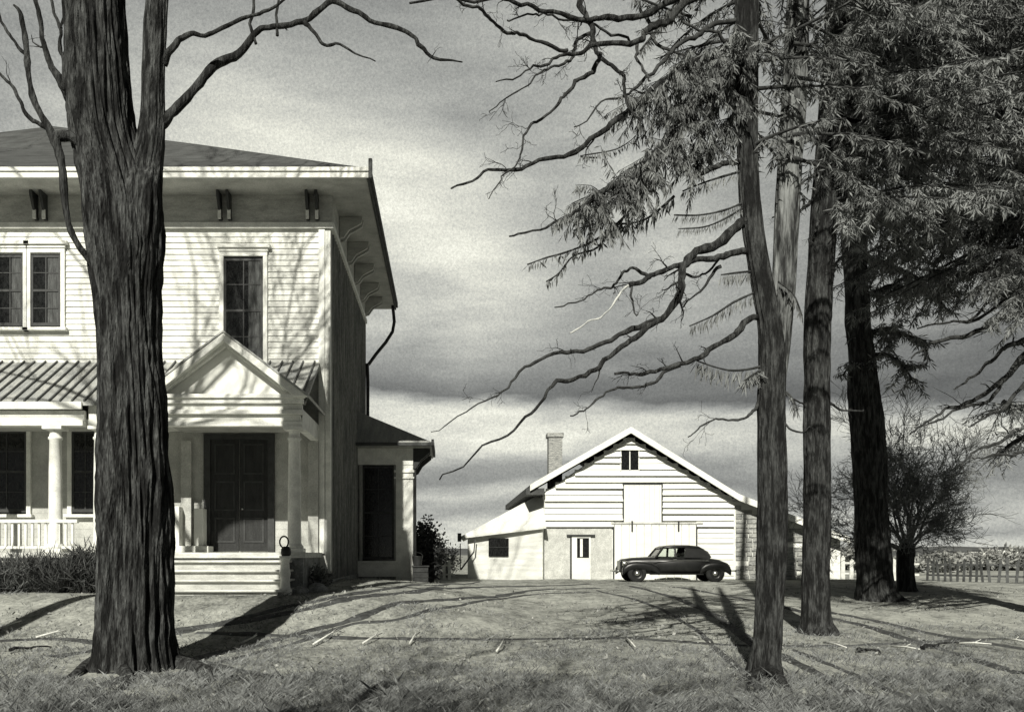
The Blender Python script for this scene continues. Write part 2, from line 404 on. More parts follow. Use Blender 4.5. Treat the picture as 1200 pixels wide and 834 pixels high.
# soffit, fascia
E0, E1, EX = 22.0, 34.0, -1.86
mb = MB(); mb.box(-22, EX-.05, E0+.05, E1-.05, EZ, EZ+.06); mb.build('soffit', M['frieze'], house)
mb = MB()
mb.box(-22, EX, E0, E0+.05, EZ-.02, EZ+.19); mb.box(-22, EX+.03, E0-.04, E0, EZ+.12, EZ+.22)
bevel(mb.build('fascia', M['trim'], house), .012)
mb = MB(); mb.box(EX-.05, EX, E0+.05, E1, EZ-.02, EZ+.19); mb.box(EX, EX+.06, E0, E1, EZ+.06, EZ+.24)
mb.build('side_gutter', M['roof'], house)
mb = MB(); mb.box(EX+.0, EX+.09, E0-.06, E0+.06, EZ-.05, EZ+.42); bevel(mb.build('gutter_end', M['roof'], house), .02)
# hip roof
RZ = EZ+.2
rp = [(-22, E0, RZ), (EX, E0, RZ), (EX, E1, RZ), (-22, E1, RZ), (-7.5, 28, 13.9), (-11.9, 28, 14.45), (-16, 28, 13.95)]
mb = MB(); mb.add(rp, [(0, 1, 4, 5, 6), (1, 2, 4), (2, 3, 6, 5, 4), (3, 0, 6), (3, 2, 1, 0)]); fixn(mb.build('roof', M['roof'], house))
# brackets
def bracket_mesh(x):
    mb = MB(); pts = [(x, HD-.06, 9.92), (x, HD-.16, 9.95), (x, HD-.3, 10.15), (x, HD-.42, 10.36), (x, HD-.45, 10.49), (x, HD-.06, 10.49)]
    mb.prism(pts, (.07, 0, 0)); mb.box(x-.01, x+.08, HD-.2, HD-.06, 9.86, 9.94); return mb
for px in (43, 54, 150, 161, 258, 269, 360, 371):
    bk = bevel(fixn(bracket_mesh(X(px, HD)).build('bracket', M['sash'], house)), .01)
    mb = MB(); mb.box(X(px, HD)-.005, X(px, HD)+.075, HD-.24, HD-.205, 9.86, 10.08); mb.build('bracket_foot', M['trim'], bk)
for y in (24.6, 24.9, 26.6, 26.9, 28.6, 28.9, 30.6, 30.9, 32.3, 32.6):
    mb = MB(); mb.prism([(HX1+.06, y, 9.92), (HX1+.16, y, 9.95), (HX1+.3, y, 10.15), (HX1+.62, y, 10.32), (HX1+.66, y, 10.49), (HX1+.06, y, 10.49)], (0, .1, 0))
    fixn(mb.build('bracket', M['frieze'], house))
# downspout from side eave
mb = MB(); dp = [(EX-.1, 33.4, EZ-.02), (EX-.1, 33.4, 9.55), (HX1+.12, 33.0, 8.3), (HX1+.12, 32.6, 7.6), (HX1+.12, 32.5, 1.0)]
mb.tube(crom(dp, 3), [.06]*(3*4+1), 8); mb.build('downspout', M['metal'], house, True)
# windows
def window(op, y, parent, cols=2, rows=4, sill=True, hood=True, panem=None, fr=None):
    x0, x1, z0, z1 = op; wn = MB(); t = .07
    wn.box(x0-.1, x0+.01, y-.05, y+.03, z0-.05, z1+.05); wn.box(x1-.01, x1+.1, y-.05, y+.03, z0-.05, z1+.05)
    wn.box(x0-.1, x1+.1, y-.053, y+.03, z1+.05, z1+.16)
    wo_ = bevel(wn.build('window', fr or M['trim'], parent), .008)
    p = MB(); p.box(x0+.01, x1-.01, y+.005, y+.027, z0-.04, z1+.04); p.build('pane', panem or M['pane'], wo_)
    s = MB()
    s.box(x0+.012, x0+t, y-.02, y+.004, z0, z1); s.box(x1-t, x1-.012, y-.02, y+.004, z0, z1)
    zm = (z0+z1)/2; s.box(x0+t, x1-t, y-.018, y+.003, zm-.03, zm+.03); s.box(x0+t, x1-t, y-.018, y+.003, z1-.06, z1); s.box(x0+t, x1-t, y-.018, y+.003, z0, z0+.08)
    for c in range(1, cols): xx = x0+(x1-x0)*c/cols; s.box(xx-.014, xx+.014, y-.012, y+.002, z0+.08, z1-.06)
    for r in range(1, rows):
        if r*2 == rows: continue
        zz_ = z0+(z1-z0)*r/rows; s.box(x0+t, x1-t, y-.010, y+.001, zz_-.012, zz_+.012)
    s.build('sash', M['sash'], wo_)
    if sill: q = MB(); q.box(x0-.16, x1+.16, y-.14, y+.03, z0-.13, z0-.052); bevel(q.build('sill', M['trim'], wo_), .01)
    if hood:
        q = MB(); q.box(x0-.14, x1+.18, y-.13, y+.03, z1+.24, z1+.33); q.box(x0-.1, x1+.12, y-.08, y+.03, z1+.163, z1+.24); bevel(q.build('hood', M['trim'], wo_), .01)
    return wo_
# louvred shutters closed over most of the tall window
M['curtain'] = mat('grey_curtain', .11, .04, 4, .9, .3, (6, 1, .6), 30, .4)
for wq_ in (w2, w3, w1):
    o = window(wq_, HD, house); a_, b_, c_, d_ = wq_; mb = MB(); n_ = 10; x_ = a_+(b_-a_)*(.55 if wq_ is not w1 else .62)
    vs = [(x_+(b_-.03-x_)*i/n_, HD+.003-(.004 if i % 2 else 0), z_) for z_ in (c_+.02, d_-.03) for i in range(n_+1)]
    mb.add(vs, [(i, i+1, i+n_+2, i+n_+1) for i in range(n_)]); mb.build('curtain', M['curtain'], o)
window(pw1, HD, house, 3, 4, True, False); window(pw2, HD, house, 2, 4, True, False)
# small curtains / blinds give each upstairs window something behind its glass
# front door: double leaf in a dark surround
x0, x1, z0, z1 = dr
dm = MB(); dm.box(x0-.08, x0+.08, HD-.06, HD+.03, z0, z1); dm.box(x1-.08, x1+.08, HD-.06, HD+.03, z0, z1); dm.box(x0-.08, x1+.08, HD-.065, HD+.03, z1-.04, z1+.1)
dm.build('door_frame', M['sash'], house)
xm = (x0+x1)/2
for a, b in ((x0+.083, xm-.008), (xm+.008, x1-.083)):
    d = MB(); d.box(a, b, HD-.01, HD+.025, z0+.01, z1-.043)
    dd = d.build('door', M['door'], house)
    d = MB(); 
    for q0, q1 in ((.08, .30), (.36, .62), (.68, .95)):
        H = z1-z0; aa, bb = a+.1, b-.1; za, zb = z0+H*q0, z0+H*q1
        d.box(aa, bb, HD-.028, HD-.012, za, za+.04); d.box(aa, bb, HD-.028, HD-.012, zb-.04, zb)
        d.box(aa, aa+.04, HD-.027, HD-.012, za+.04, zb-.04); d.box(bb-.04, bb, HD-.027, HD-.012, za+.04, zb-.04)
    d.build('door_panel', M['sash'], dd)
d = MB(); d.lathe((xm+.09, HD-.06, z0+1.05), [(-.02, .01), (-.01, .028), (.02, .028), (.03, .01)], 10); d.build('door_knob', M['chrome'], dd)
# ---- left porch: shed roof with seams, column, entablature
PE = 20.9; PZ = 5.05; PT = 6.35
def shed(x0, x1, name='porch_roof'):
    mb = MB(); mb.prism([(x0, PE-.12, PZ-.07), (x0, HD-.02, PT), (x0, HD-.02, PT-.1), (x0, PE-.12, PZ-.15)], (x1-x0, 0, 0)); o = fixn(mb.build(name, M['tin'], house))
    mb = MB(); x = x0+.05; sl_ = (PT-PZ+.07)/(HD-PE+.1)
    while x < x1:
        j = random.uniform(-.02, .02)
        mb.prism([(x+j, PE-.12, PZ-.07), (x+j, HD-.03, PT), (x+j, HD-.03, PT+.05), (x+j, PE-.12, PZ-.02)], (.035, 0, 0)); x += .27
    fixn(mb.build('seam', M['tinrib'], o)); return o
shed(-16, -6.62); shed(-6.62, -3.17)
mb = MB(); mb.box(-8.1, -6.6, PE+.1, PE+.25, PZ-.6, PZ-.075); mb.box(-8.2, -6.6, PE+.25, HD, PZ-.42, PZ-.36); mb.build('porch_beam', M['trim'], house)
mb = MB(); mb.box(-16, -8.15, PE-.18, PE-.1, PZ-.24, PZ-.075); mb.box(-16, -8.15, PE-.02, PE+.15, PZ-.38, PZ-.24); mb.box(-16, -8.15, PE-.1, PE+.15, PZ-.6, PZ-.47)
mb.box(-16, -8.15, PE+.0, PE+.13, PZ-.47, PZ-.38); bevel(mb.build('entablature', M['trim'], house), .012)
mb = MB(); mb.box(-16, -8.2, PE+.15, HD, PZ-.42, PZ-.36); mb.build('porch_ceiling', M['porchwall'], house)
def column(px, D, z0, z1, r=.14):
    mb = MB(); h = z1-z0; x = X(px, D)
    mb.box(x-r*1.5, x+r*1.5, D-r*1.5, D+r*1.5, z0, z0+.09); mb.box(x-r*1.45, x+r*1.45, D-r*1.45, D+r*1.45, z1-.07, z1)
    o = MB(); o.lathe((x, D, z0+.09), [(0, r*1.4), (.05, r*1.4), (.09, r*1.15), (.12, r*1.05), (h*.3, r*1.0), (h*.6, r*.96), (h*.86, r*.86), (h*.87, r*1.05), (h*.885, r*1.05), (h*.89, r*.86), (h*.935, r*.86), (h*.94, r*1.1), (h-.16-.0, r*1.4)], 24)
    c = o.build('column', M['trim'], house, True); m_ = c.data
    mb.build('capital', M['trim'], c)
    return c
column(65, 21.0, 1.62, PZ-.6, .15); column(117, 21.0, 1.62, PZ-.6, .14); column(-60, 21.0, 1.62, PZ-.6, .15)
mb = MB(); mb.box(-16, -8.1, 20.75, HD, 1.5, 1.62); mb.build('porch_floor', M['step'], house)
mb = MB(); mb.box(-16, -8.1, 20.85, 20.9, .3, 1.5); mb.build('porch_skirt', M['trim'], house)
mb = MB(); mb.box(-16, -8.3, 20.86, 20.98, 2.28, 2.36); mb.box(-16, -8.3, 20.9, 20.95, 1.7, 1.76)
rail = bevel(mb.build('railing', M['trim'], house), .01)
mb = MB(); x = -14
while x < -8.35:
    mb.box(x, x+.05, 20.90, 20.945, 1.76, 2.28); x += .15
mb.build('baluster', M['trim'], rail)
# dark clutter behind the railing: a wicker bench
# ---- portico
QD = 20.3; QX0, QX1 = -6.65, -3.11; QM = -4.88; QA = 6.36
mb = MB()
mb.box(QX0, QX1, QD, QD+.12, PZ-.06, PZ+.03); mb.box(QX0+.04, QX1-.04, QD+.06, QD+.2, PZ-.17, PZ-.06)      # cornice
mb.box(QX0+.08, QX1-.08, QD+.14, QD+.3, PZ-.30, PZ-.17)
mb.box(QX0+.06, QX1-.06, QD+.08, QD+.3, PZ-.40, PZ-.30); mb.box(QX0+.12, QX1-.12, QD+.18, QD+.3, PZ-.55, PZ-.40)
mb.box(QX0+.09, QX1-.09, QD+.14, QD+.3, PZ-.66, PZ-.55)
mb.box(QX1-.28, QX1-.09, QD+.3, HD, PZ-.66, PZ-.25)
bevel(mb.build('entablature', M['trim'], house), .012)
mb = MB(); mb.prism([(QX0+.2, QD+.3, PZ+.03), (QX1-.2, QD+.3, PZ+.03), (QM, QD+.3, QA-.12)], (0, .06, 0)); mb.build('tympanum', M['paint'], house)
mb = MB()
for s, xe in ((-1, QX0), (1, QX1)):
    mb.prism([(xe-s*-.06, QD-.05, PZ-.03), (QM, QD-.05, QA+.04), (QM, QD-.05, QA-.14), (xe-s*.22, QD-.05, PZ-.03)], (0, .18, 0))
    mb.prism([(xe-s*.2, QD+.13, PZ+.0), (QM, QD+.13, QA-.13), (QM, QD+.13, QA-.22), (xe-s*.33, QD+.13, PZ+.0)], (0, .15, 0))
bevel(fixn(mb.build('raking_cornice', M['trim'], house)), .01)
mb = MB()
for s, xe in ((-1, QX0), (1, QX1)):
    mb.prism([(xe+s*.1, QD-.07, PZ-.0), (QM, QD-.07, QA+.09), (QM, QD-.07, QA+.05), (xe+s*.07, QD-.07, PZ-.04)], (0, HD-QD, 0))
fixn(mb.build('portico_roof', M['tin'], house))
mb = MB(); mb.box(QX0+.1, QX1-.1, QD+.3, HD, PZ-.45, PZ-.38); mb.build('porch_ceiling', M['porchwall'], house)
column(345, 20.62, 1.62, PZ-.66, .145); column(185, 20.62, 1.62, PZ-.66, .145)
for xa in (-3.45, -6.6): mb = MB(); mb.box(xa, xa+.25, HD-.14, HD-.055, 1.62, PZ-.66); mb.build('pilaster', M['porchwall'], house)
mb = MB(); mb.box(QX0, QX1, QD+.05, HD, 1.5, 1.62); mb.build('porch_floor', M['step'], house)
mb = MB(); mb.box(QX0+.06, QX1-.06, QD+.14, HD, .3, 1.5); mb.build('porch_base', M['stone'], house)
mb = MB()
for i in range(4):
    z = 1.45-.20*i; mb.box(-6.5, -3.40+.03*i, QD+.04-.31*(i+1), QD+.14, z-.05, z)
    
bevel(mb.build('steps', M['step'], house), .02)
mb = MB()
for i in range(4):
    z = 1.40-.20*i; mb.box(-6.44, -3.48, QD+.13-.31*(i+1), QD+.12, z-.16 if i < 3 else .5, z)
mb.build('step_riser', M['frieze'], house)
# pale panels added as the sunlit patch of wall beside the door
mb = MB(); mb.box(X(203, 22.9), X(212, 22.9), 22.75, 23.1, 1.62, 2.75); mb.box(X(229, 22.9), X(240, 22.9), 22.75, 23.1, 1.62, 2.7); mb.box(X(198, 22.6), X(244, 22.6), 22.6, 23.12, 1.62, 1.78)
bevel(mb.build('sun_patch_panel', M['paint'], house), .02)
# ---- side wing beyond
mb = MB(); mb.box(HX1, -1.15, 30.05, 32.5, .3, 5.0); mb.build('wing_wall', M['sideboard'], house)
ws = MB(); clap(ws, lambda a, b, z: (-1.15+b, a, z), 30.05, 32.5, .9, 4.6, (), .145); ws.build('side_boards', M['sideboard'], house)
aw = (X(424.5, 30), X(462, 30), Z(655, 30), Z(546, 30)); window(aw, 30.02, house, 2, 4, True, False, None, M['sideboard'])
mb = MB(); mb.box(X(464, 30), -1.10, 29.95, 30.1, .7, 4.55); mb.box(HX1, -1.1, 29.93, 30.06, 4.45, 4.98); mb.box(X(462, 30), -1.06, 29.9, 30.1, 4.2, 4.28); mb.box(X(462, 30), -1.06, 29.9, 30.1, 4.0, 4.06)
mb.box(HX1, -1.08, 29.92, 30.08, .85, 1.3); mb.build('corner_board', M['trim'], house)
mb = MB(); mb.add([(HX1, 29.4, 5.12), (-.5, 29.4, 5.12), (-.5, 33.2, 5.12), (HX1, 33.2, 5.12), (HX1, 30.6, 6.25), (HX1, 32, 6.25), (HX1, 29.4, 4.98), (-.5, 29.4, 4.98), (-.5, 33.2, 4.98), (HX1, 33.2, 4.98)],
       [(0, 1, 4), (1, 2, 5, 4), (2, 3, 5), (0, 6, 7, 1), (1, 7, 8, 2), (2, 8, 9, 3), (6, 9, 8, 7)])
fixn(mb.build('wing_roof', M['tin'], house))
mb = MB(); mb.box(HX1, -.47, 29.34, 29.395, 5.0, 5.1); mb.box(-.5, -.42, 29.38, 33.2, 5.02, 5.2); mb.build('wing_gutter', M['roof'], house)
for y in (29.98, 30.5, 32.3): mb = MB(); mb.prism([(-1.1, y, 4.3), (-1.0, y, 4.35), (-.85, y, 4.6), (-.55, y, 4.85), (-.55, y, 4.97), (-1.1, y, 4.97)], (0, .09, 0)); fixn(mb.build('wing_bracket', M['sash'], house))
mb = MB(); mb.tube([(-1.04, 30.0, 4.3), (-1.04, 30.0, .8)], [.05, .05], 8); mb.build('downspout', M['metal'], house)

bx = empty('wooden_box', (-.78, 29.7, g(-.78, 29.7)), 'dark wooden box on the grass against the corner of the house wing', 'box')
z = g(-.78, 29.7); mb = MB()
for i in range(3): mb.box(-1.1, -.60, 29.5, 29.9, z-.02+i*.17, z+.14+i*.17)
bevel(mb.build('box_body', M['wood'], bx), .01); mb = MB(); mb.box(-1.13, -.57, 29.46, 29.94, z+.49, z+.53); mb.build('lid', M['wood'], bx)
b2 = empty('bucket', (-.95, 29.7, z+.53), 'small dark bucket standing on top of the wooden box', 'bucket')
mb = MB(); mb.lathe((-.95, 29.7, z+.53), [(0, .13), (.02, .13), (.28, .17), (.3, .18), (.3, .16), (.05, .12)], 16); mb.build('bucket_body', M['metal'], b2, True)
mb = MB(); mb.tube([(-.95+.17*math.cos(a), 29.7, z+.81+.14*math.sin(a)) for a in [math.pi*i/8 for i in range(9)]], [.008]*9, 5); mb.build('handle', M['metal'], b2)

# hitching post by the steps
hx, hy = X(334, 19.4), 19.4; hz = g(hx, hy)
hp = empty('hitching_post', (hx, hy, hz), 'white hitching post with a dark cap and iron ring beside the porch steps', 'post')
mb = MB(); mb.lathe((hx, hy, hz-.05), [(0, .15), (.14, .15), (.18, .115), (.35, .095), (.5, .12), (.55, .1), (.75, .09), (.8, .12), (.86, .12)], 14); mb.build('post', M['trim'], hp, True)
mb = MB(); mb.lathe((hx+.02, hy, hz+.76), [(.04, .06), (.07, .1), (.13, .11), (.2, .1), (.25, .05)], 14); mb.build('cap', M['metal'], hp, True)
mb = MB(); mb.tube([(hx-.02+.09*math.cos(a), hy, hz+1.1+.12*math.sin(a)) for a in [2*math.pi*i/20 for i in range(21)]], [.018]*21, 6, cap=False); mb.build('ring', M['metal'], hp, True)
for k, (px, py, s, lab) in enumerate(((352, 694, .2, 'rounded fieldstone on the grass right beside the hitching post'), (372, 692, .24, 'larger rounded fieldstone at the foot of the house corner'))):
    p = onground(px, py); mb = MB(); vs = []; n = 14
    mb.lathe(p, [(s*math.sin(a)*.8-.03, s*max(.05, math.cos(a))*(1+.0*a)) for a in [i*math.pi/2/6-.2 for i in range(7)]], n)
    mb.v = [(x+.05*noise.noise((x*5, y*5, z_*5)), y+.05*noise.noise((x*5, y*5, z_*5+7)), z_+.05*noise.noise((x*5, y*5+3, z_*5))) for x, y, z_ in mb.v]
    tag(mb.build('fieldstone', M['stone'], None, True, tuple(p)), lab, 'stone', 'stones by the house')

# ================================================================== BARN
BD = 38.0; BL, BR = X(638, BD), X(860, BD); BG = .45
barn = empty('white_barn', (6, BD, .5), 'long low white clapboard barn with gabled front, lean-tos, loft door and chimney', 'barn')
AX, AZ_ = X(737, BD), Z(512, BD)                       # apex of wall
KL, KR = Z(577, BD), Z(585, BD)
def blim(z):
    a, b = BL, BR
    if z > KL: a = AX+(BL-AX)*(AZ_-z)/(AZ_-KL)
    if z > KR: b = AX+(BR-AX)*(AZ_-z)/(AZ_-KR)
    return a, b
mb = MB(); mb.prism([(BL, BD+.04, BG-.5), (BR, BD+.04, BG-.5), (BR, BD+.04, KR), (AX, BD+.04, AZ_), (BL, BD+.04, KL)], (0, 14, 0)); fixn(mb.build('wall', M['barn'], barn))
lo = (X(730, BD), X(776, BD), Z(612, BD), Z(567, BD)); sw = (X(728, BD), X(748, BD), Z(550, BD), Z(528, BD))
bdoor = (X(719, BD), X(816, BD), BG, Z(613, BD)); pl = (BL, X(718, BD), BG, Z(617, BD))
fb = lambda a, b, z: (a, BD+.04-b, z)
mb = MB(); clap(mb, fb, BL, BR, Z(617, BD), AZ_-.02, (lo, sw, bdoor), .26, blim, .065, 1.3)
mb.build('clapboards', M['barn'], barn)
mb = MB(); x = BL                                      # plank section lower left
pd = (X(667, BD), X(700, BD), BG, Z(628, BD))
mb.box(BL, X(717, BD), BD+.0, BD+.038, BG-.3, Z(618, BD)); mb.build('plank_wall', M['barngrey'], barn)
mb = MB(); clap(mb, fb, X(818, BD), BR, BG-.2, Z(617, BD), (), .22, None, .035, .5); mb.build('clapboards', M['barn'], barn)
mb = MB(); x = bdoor[0]+.03
while x < bdoor[1]-.05:
    mb.box(x, min(x+.285, bdoor[1]-.03), BD-.05-random.uniform(0, .012), BD-.015, BG-.15, bdoor[3]-.04); x += .305
dd = mb.build('sliding_door', M['paint'], barn)
for a_ in (.22, .78):
    hx_ = bdoor[0]+(bdoor[1]-bdoor[0])*a_; mb = MB(); mb.box(hx_-.03, hx_+.03, BD-.11, BD-.065, bdoor[3]-.32, bdoor[3]+.1); mb.build('door_hanger', M['metal'], dd)
mb = MB(); mb.box(bdoor[1]-.4, bdoor[1]-.36, BD-.1, BD-.066, 1.5, 1.85); mb.build('handle', M['metal'], dd); mb = MB(); mb.box(bdoor[0]-.1, bdoor[1]+.25, BD-.09, BD-.02, bdoor[3]-.03, bdoor[3]+.05); mb.build('door_rail', M['barngrey'], dd)
mb = MB(); mb.box(bdoor[1]-.02, bdoor[1]+.03, BD-.06, BD, BG, bdoor[3]-.04); mb.build('door_edge', M['sash'], barn)
mb = MB(); mb.box(bdoor[0]-.03, bdoor[0]+.03, BD-.06, BD-.01, BG, bdoor[3]+.0); mb.build('door_edge', M['sash'], barn)
mb = MB(); x = lo[0]+.04
while x < lo[1]-.05: mb.box(x, min(x+.2, lo[1]-.04), BD-.04, BD+.035, lo[2]+random.uniform(-.02, .01), lo[3]-.03); x += .207
ld = mb.build('loft_door', M['paint'], barn)
mb = MB(); mb.box(lo[0]-.02, lo[0]+.038, BD-.05, BD+.03, lo[2]-.1, lo[3]+.03); mb.box(lo[1]-.038, lo[1]+.02, BD-.05, BD+.03, lo[2]-.02, lo[3]+.03); mb.box(lo[0]+.038, lo[1]-.038, BD-.05, BD+.03, lo[3]-.028, lo[3]+.02); mb.build('frame', M['sash'], ld)
mb = MB(); mb.box(sw[0], sw[1], BD+.0, BD+.035, sw[2], sw[3]); o = mb.build('loft_window', M['pane'], barn)
mb = MB(); mb.box(sw[0]-.05, sw[0]-.002, BD-.03, BD+.03, sw[2]-.05, sw[3]+.05); mb.box(sw[1]+.002, sw[1]+.05, BD-.03, BD+.03, sw[2]-.05, sw[3]+.05); mb.box((sw[0]+sw[1])/2-.02, (sw[0]+sw[1])/2+.02, BD-.02, BD-.002, sw[2], sw[3]); mb.build('frame', M['trim'], o)
# small door with glazed upper half
mb = MB(); mb.box(X(670, BD), X(692, BD), BD-.04, BD-.004, BG-.1, Z(628, BD)); o = mb.build('door', M['paint'], barn)
mb = MB(); mb.box(X(676, BD), X(690, BD), BD-.06, BD-.042, Z(653, BD), Z(630, BD)); q = mb.build('window', M['pane'], o)
mb = MB(); mb.box(X(679.5, BD), X(682.5, BD), BD-.075, BD-.062, Z(652, BD), Z(631, BD)); mb.build('mullion', M['trim'], q)
mb = MB(); mb.box(X(664, BD), X(697, BD), BD-.1, BD-.002, Z(628, BD), Z(628, BD)+.07); mb.box(X(668, BD), X(670, BD)-.002, BD-.05, BD-.002, BG-.1, Z(628, BD)-.002); mb.build('lintel', M['sash'], o)
# rakes + roof
def rake(p, q, w, m, d0=-.5, d1=14.3, name='roof', t=.10):
    mb = MB(); (xa, za), (xb, zb) = p, q
    mb.prism([(xa, BD+d0, za), (xb, BD+d0, zb), (xb, BD+d0, zb-t), (xa, BD+d0, za-t)], (0, d1-d0, 0)); return fixn(mb.build(name, m, barn))
apx = (AX, Z(502, BD)); lend = (X(620, BD), Z(569, BD)); rk = (X(862, BD), Z(580, BD)); rend = (X(990, BD), Z(630, BD))
for p, q in ((apx, lend), (apx, rk), (rk, rend)): rake(p, q, 0, M['roof'], -.40)
for p, q in ((apx, lend), (apx, rk), (rk, rend)): rake((p[0], p[1]+.02), (q[0], q[1]+.02), 0, M['barnroof'], -.47, -.403, 'rake_board', .26)
mb = MB(); ex, ez = lend; mb.box(ex-.15, X(637, BD), BD-.35, BD+13, ez-.38, ez-.12); mb.build('eave_box', M['roof'], barn)
# right lean-to
mb = MB(); rw = X(986, BD); zt_ = lambda x: rk[1]+(rend[1]-rk[1])*(x-rk[0])/(rend[0]-rk[0])-.13
mb.prism([(BR+.01, BD+.1, BG-.5), (rw, BD+.1, BG-.5), (rw, BD+.1, zt_(rw)), (BR+.01, BD+.1, zt_(BR))], (0, 13, 0)); fixn(mb.build('lean_to', M['barn'], barn))
mb = MB()
z = BG-.1; random.seed(3)
while z < zt_(BR)-.1:                                  # rubble-and-board wall of short courses
    x = BR+.1
    while x < X(966, BD):
        l = random.uniform(.25, .8)
        if z+.2 < zt_(x+l)-.1 and random.random() < .94: mb.box(x, min(x+l-.03, X(968, BD)), BD+.02+random.uniform(0, .05), BD+.098, z, z+.17)
        x += l
    z += .19
bevel(mb.build('stone_wall', mat('lime_stone', .42, .15, 2.2, .9, .4, (1, 1, 2), 16, .35), barn), .015)
# left lean-to with hipped tin roof
a0 = Vector((X(636, 37.6), 37.6, 0)); b0 = Vector((X(548, 40), 40, 0)); zA, zB = Z(617, 37.6), Z(630, 40)
mb = MB(); mb.add([(a0.x, a0.y, 0), (b0.x, b0.y, 0), (b0.x+.4, 50, 0), (BL, 50, 0), (BL, 38.1, 0), (a0.x, a0.y, zA), (b0.x, b0.y, zB), (b0.x+.4, 50, zB), (BL, 50, zA), (BL, 38.1, zA)],
      [(0, 1, 6, 5), (1, 2, 7, 6), (2, 3, 8, 7), (3, 4, 9, 8), (4, 0, 5, 9)]); fixn(mb.build('lean_to', M['barn'], barn))
tp = Vector((BL-.01, 39.2, Z(578, 39.2))); tp2 = Vector((BL-.01, 50.2, tp.z)); e0 = Vector((BL, 37.3, zA+.02)); e1 = Vector((X(540, 39.8), 39.8, zB+.06)); e2 = Vector((e1.x+.3, 50.2, zB+.06))
mb = MB(); dn = Vector((0, 0, -.09)); mb.add([e0, e1, e2, tp2, tp, e0+dn, e1+dn, e2+dn, tp2+dn, tp+dn], [(0, 4, 1), (1, 4, 3, 2), (5, 6, 9), (6, 7, 8, 9), (0, 1, 6, 5), (1, 2, 7, 6)]); fixn(mb.build('lean_to_roof', M['barnroof'], barn))
mb = MB(); mb.bar(e1+Vector((-.06, -.05, -.22)), e1+Vector((-.06, -.05, .14)), .16); mb.bar(e1+Vector((-.02, 0, -.3)), (e1.x-.02, e1.y, .9), .04); mb.bar((e1.x+.0, e1.y-.05, .9), (e1.x+.55, e1.y-.4, zB-.6), .05); mb.bar((e1.x+.55, e1.y-.4, zB-.6), (e1.x+.6, e1.y-.4, zB-.06), .05)
mb.build('downspout', M['sash'], barn)
uv = (b0-a0).normalized(); wq = lambda px: a0+(b0-a0)*((636-px)/88.)
mb = MB(); c = wq(597)-Vector((0, .05, 0)); d = wq(574)-Vector((0, .05, 0)); mb.bar(Vector((c.x, c.y, Z(641, 38.8))), Vector((d.x, d.y, Z(641, 39.3))), .05, .75); o = mb.build('window', M['pane'], barn)
mb = MB(); c = c-Vector((0, .05, 0)); d = d-Vector((0, .05, 0)); mb.bar(Vector((c.x, c.y, Z(641, 38.8))), Vector((d.x, d.y, Z(641, 39.3))), .03, .03); mb.build('mullion', M['sash'], o)
# chimney
mb = MB(); cx0, cx1 = X(643, 40), X(659, 40); mb.box(cx0, cx1, 40, 40.6, 3.5, Z(512, 40)); mb.box(cx0-.06, cx1+.06, 39.94, 40.66, Z(512, 40), Z(507, 40)); bevel(mb.build('chimney', M['brick'], barn), .01)

# ================================================================== CAR
def loft(mb, secs, n=16, e=3.5):
    """secs: (x, halfwidth, zbottom, ztop, ycentre)"""
    vs = []
    for (x, hw, zb, zt, yc) in secs:
        for j in range(n):
            a = 2*math.pi*(j+.5)/n; ca, sa = math.cos(a), math.sin(a)
            vs.append((x, yc+hw*math.copysign(abs(ca)**(2/e), ca), (zb+zt)/2+(zt-zb)/2*math.copysign(abs(sa)**(2/e), sa)))
    k = len(secs)
    mb.add(vs, [(i*n+j, i*n+(j+1) % n, (i+1)*n+(j+1) % n, (i+1)*n+j) for i in range(k-1) for j in range(n)]+[tuple(range(n)), tuple(range((k-1)*n, k*n))[::-1]])
CX = X(785, 35.6)
car = empty('parked_car', (0, 0, 0), 'black vintage two door sedan with rounded fenders parked in front of the white barn', 'car')
def cb(name, mb, m, parent=None, smooth=True):
    me = fixn(mb.build(name, m, parent or car, smooth)); return me
mb = MB(); loft(mb, [(-1.95, .30, .38, .80, 0), (-1.88, .36, .34, .86, 0), (-1.5, .42, .32, .92, 0), (-.9, .52, .30, .95, 0), (-.62, .68, .28, .97, 0), (0, .76, .28, .96, 0), (.7, .76, .28, .95, 0), (1.2, .70, .30, .93, 0), (1.65, .6, .32, .86, 0), (2.0, .5, .36, .72, 0), (2.12, .35, .42, .6, 0)], 20, 4)
cb('body', mb, M['car'])
mb = MB(); loft(mb, [(-.5, .5, 1.24, 1.31, 0), (-.38, .58, 1.25, 1.36, 0), (0, .6, 1.26, 1.40, 0), (.5, .6, 1.26, 1.40, 0), (.9, .56, 1.22, 1.36, 0), (1.1, .5, 1.12, 1.26, 0)], 20, 4); cb('roof', mb, M['car'])
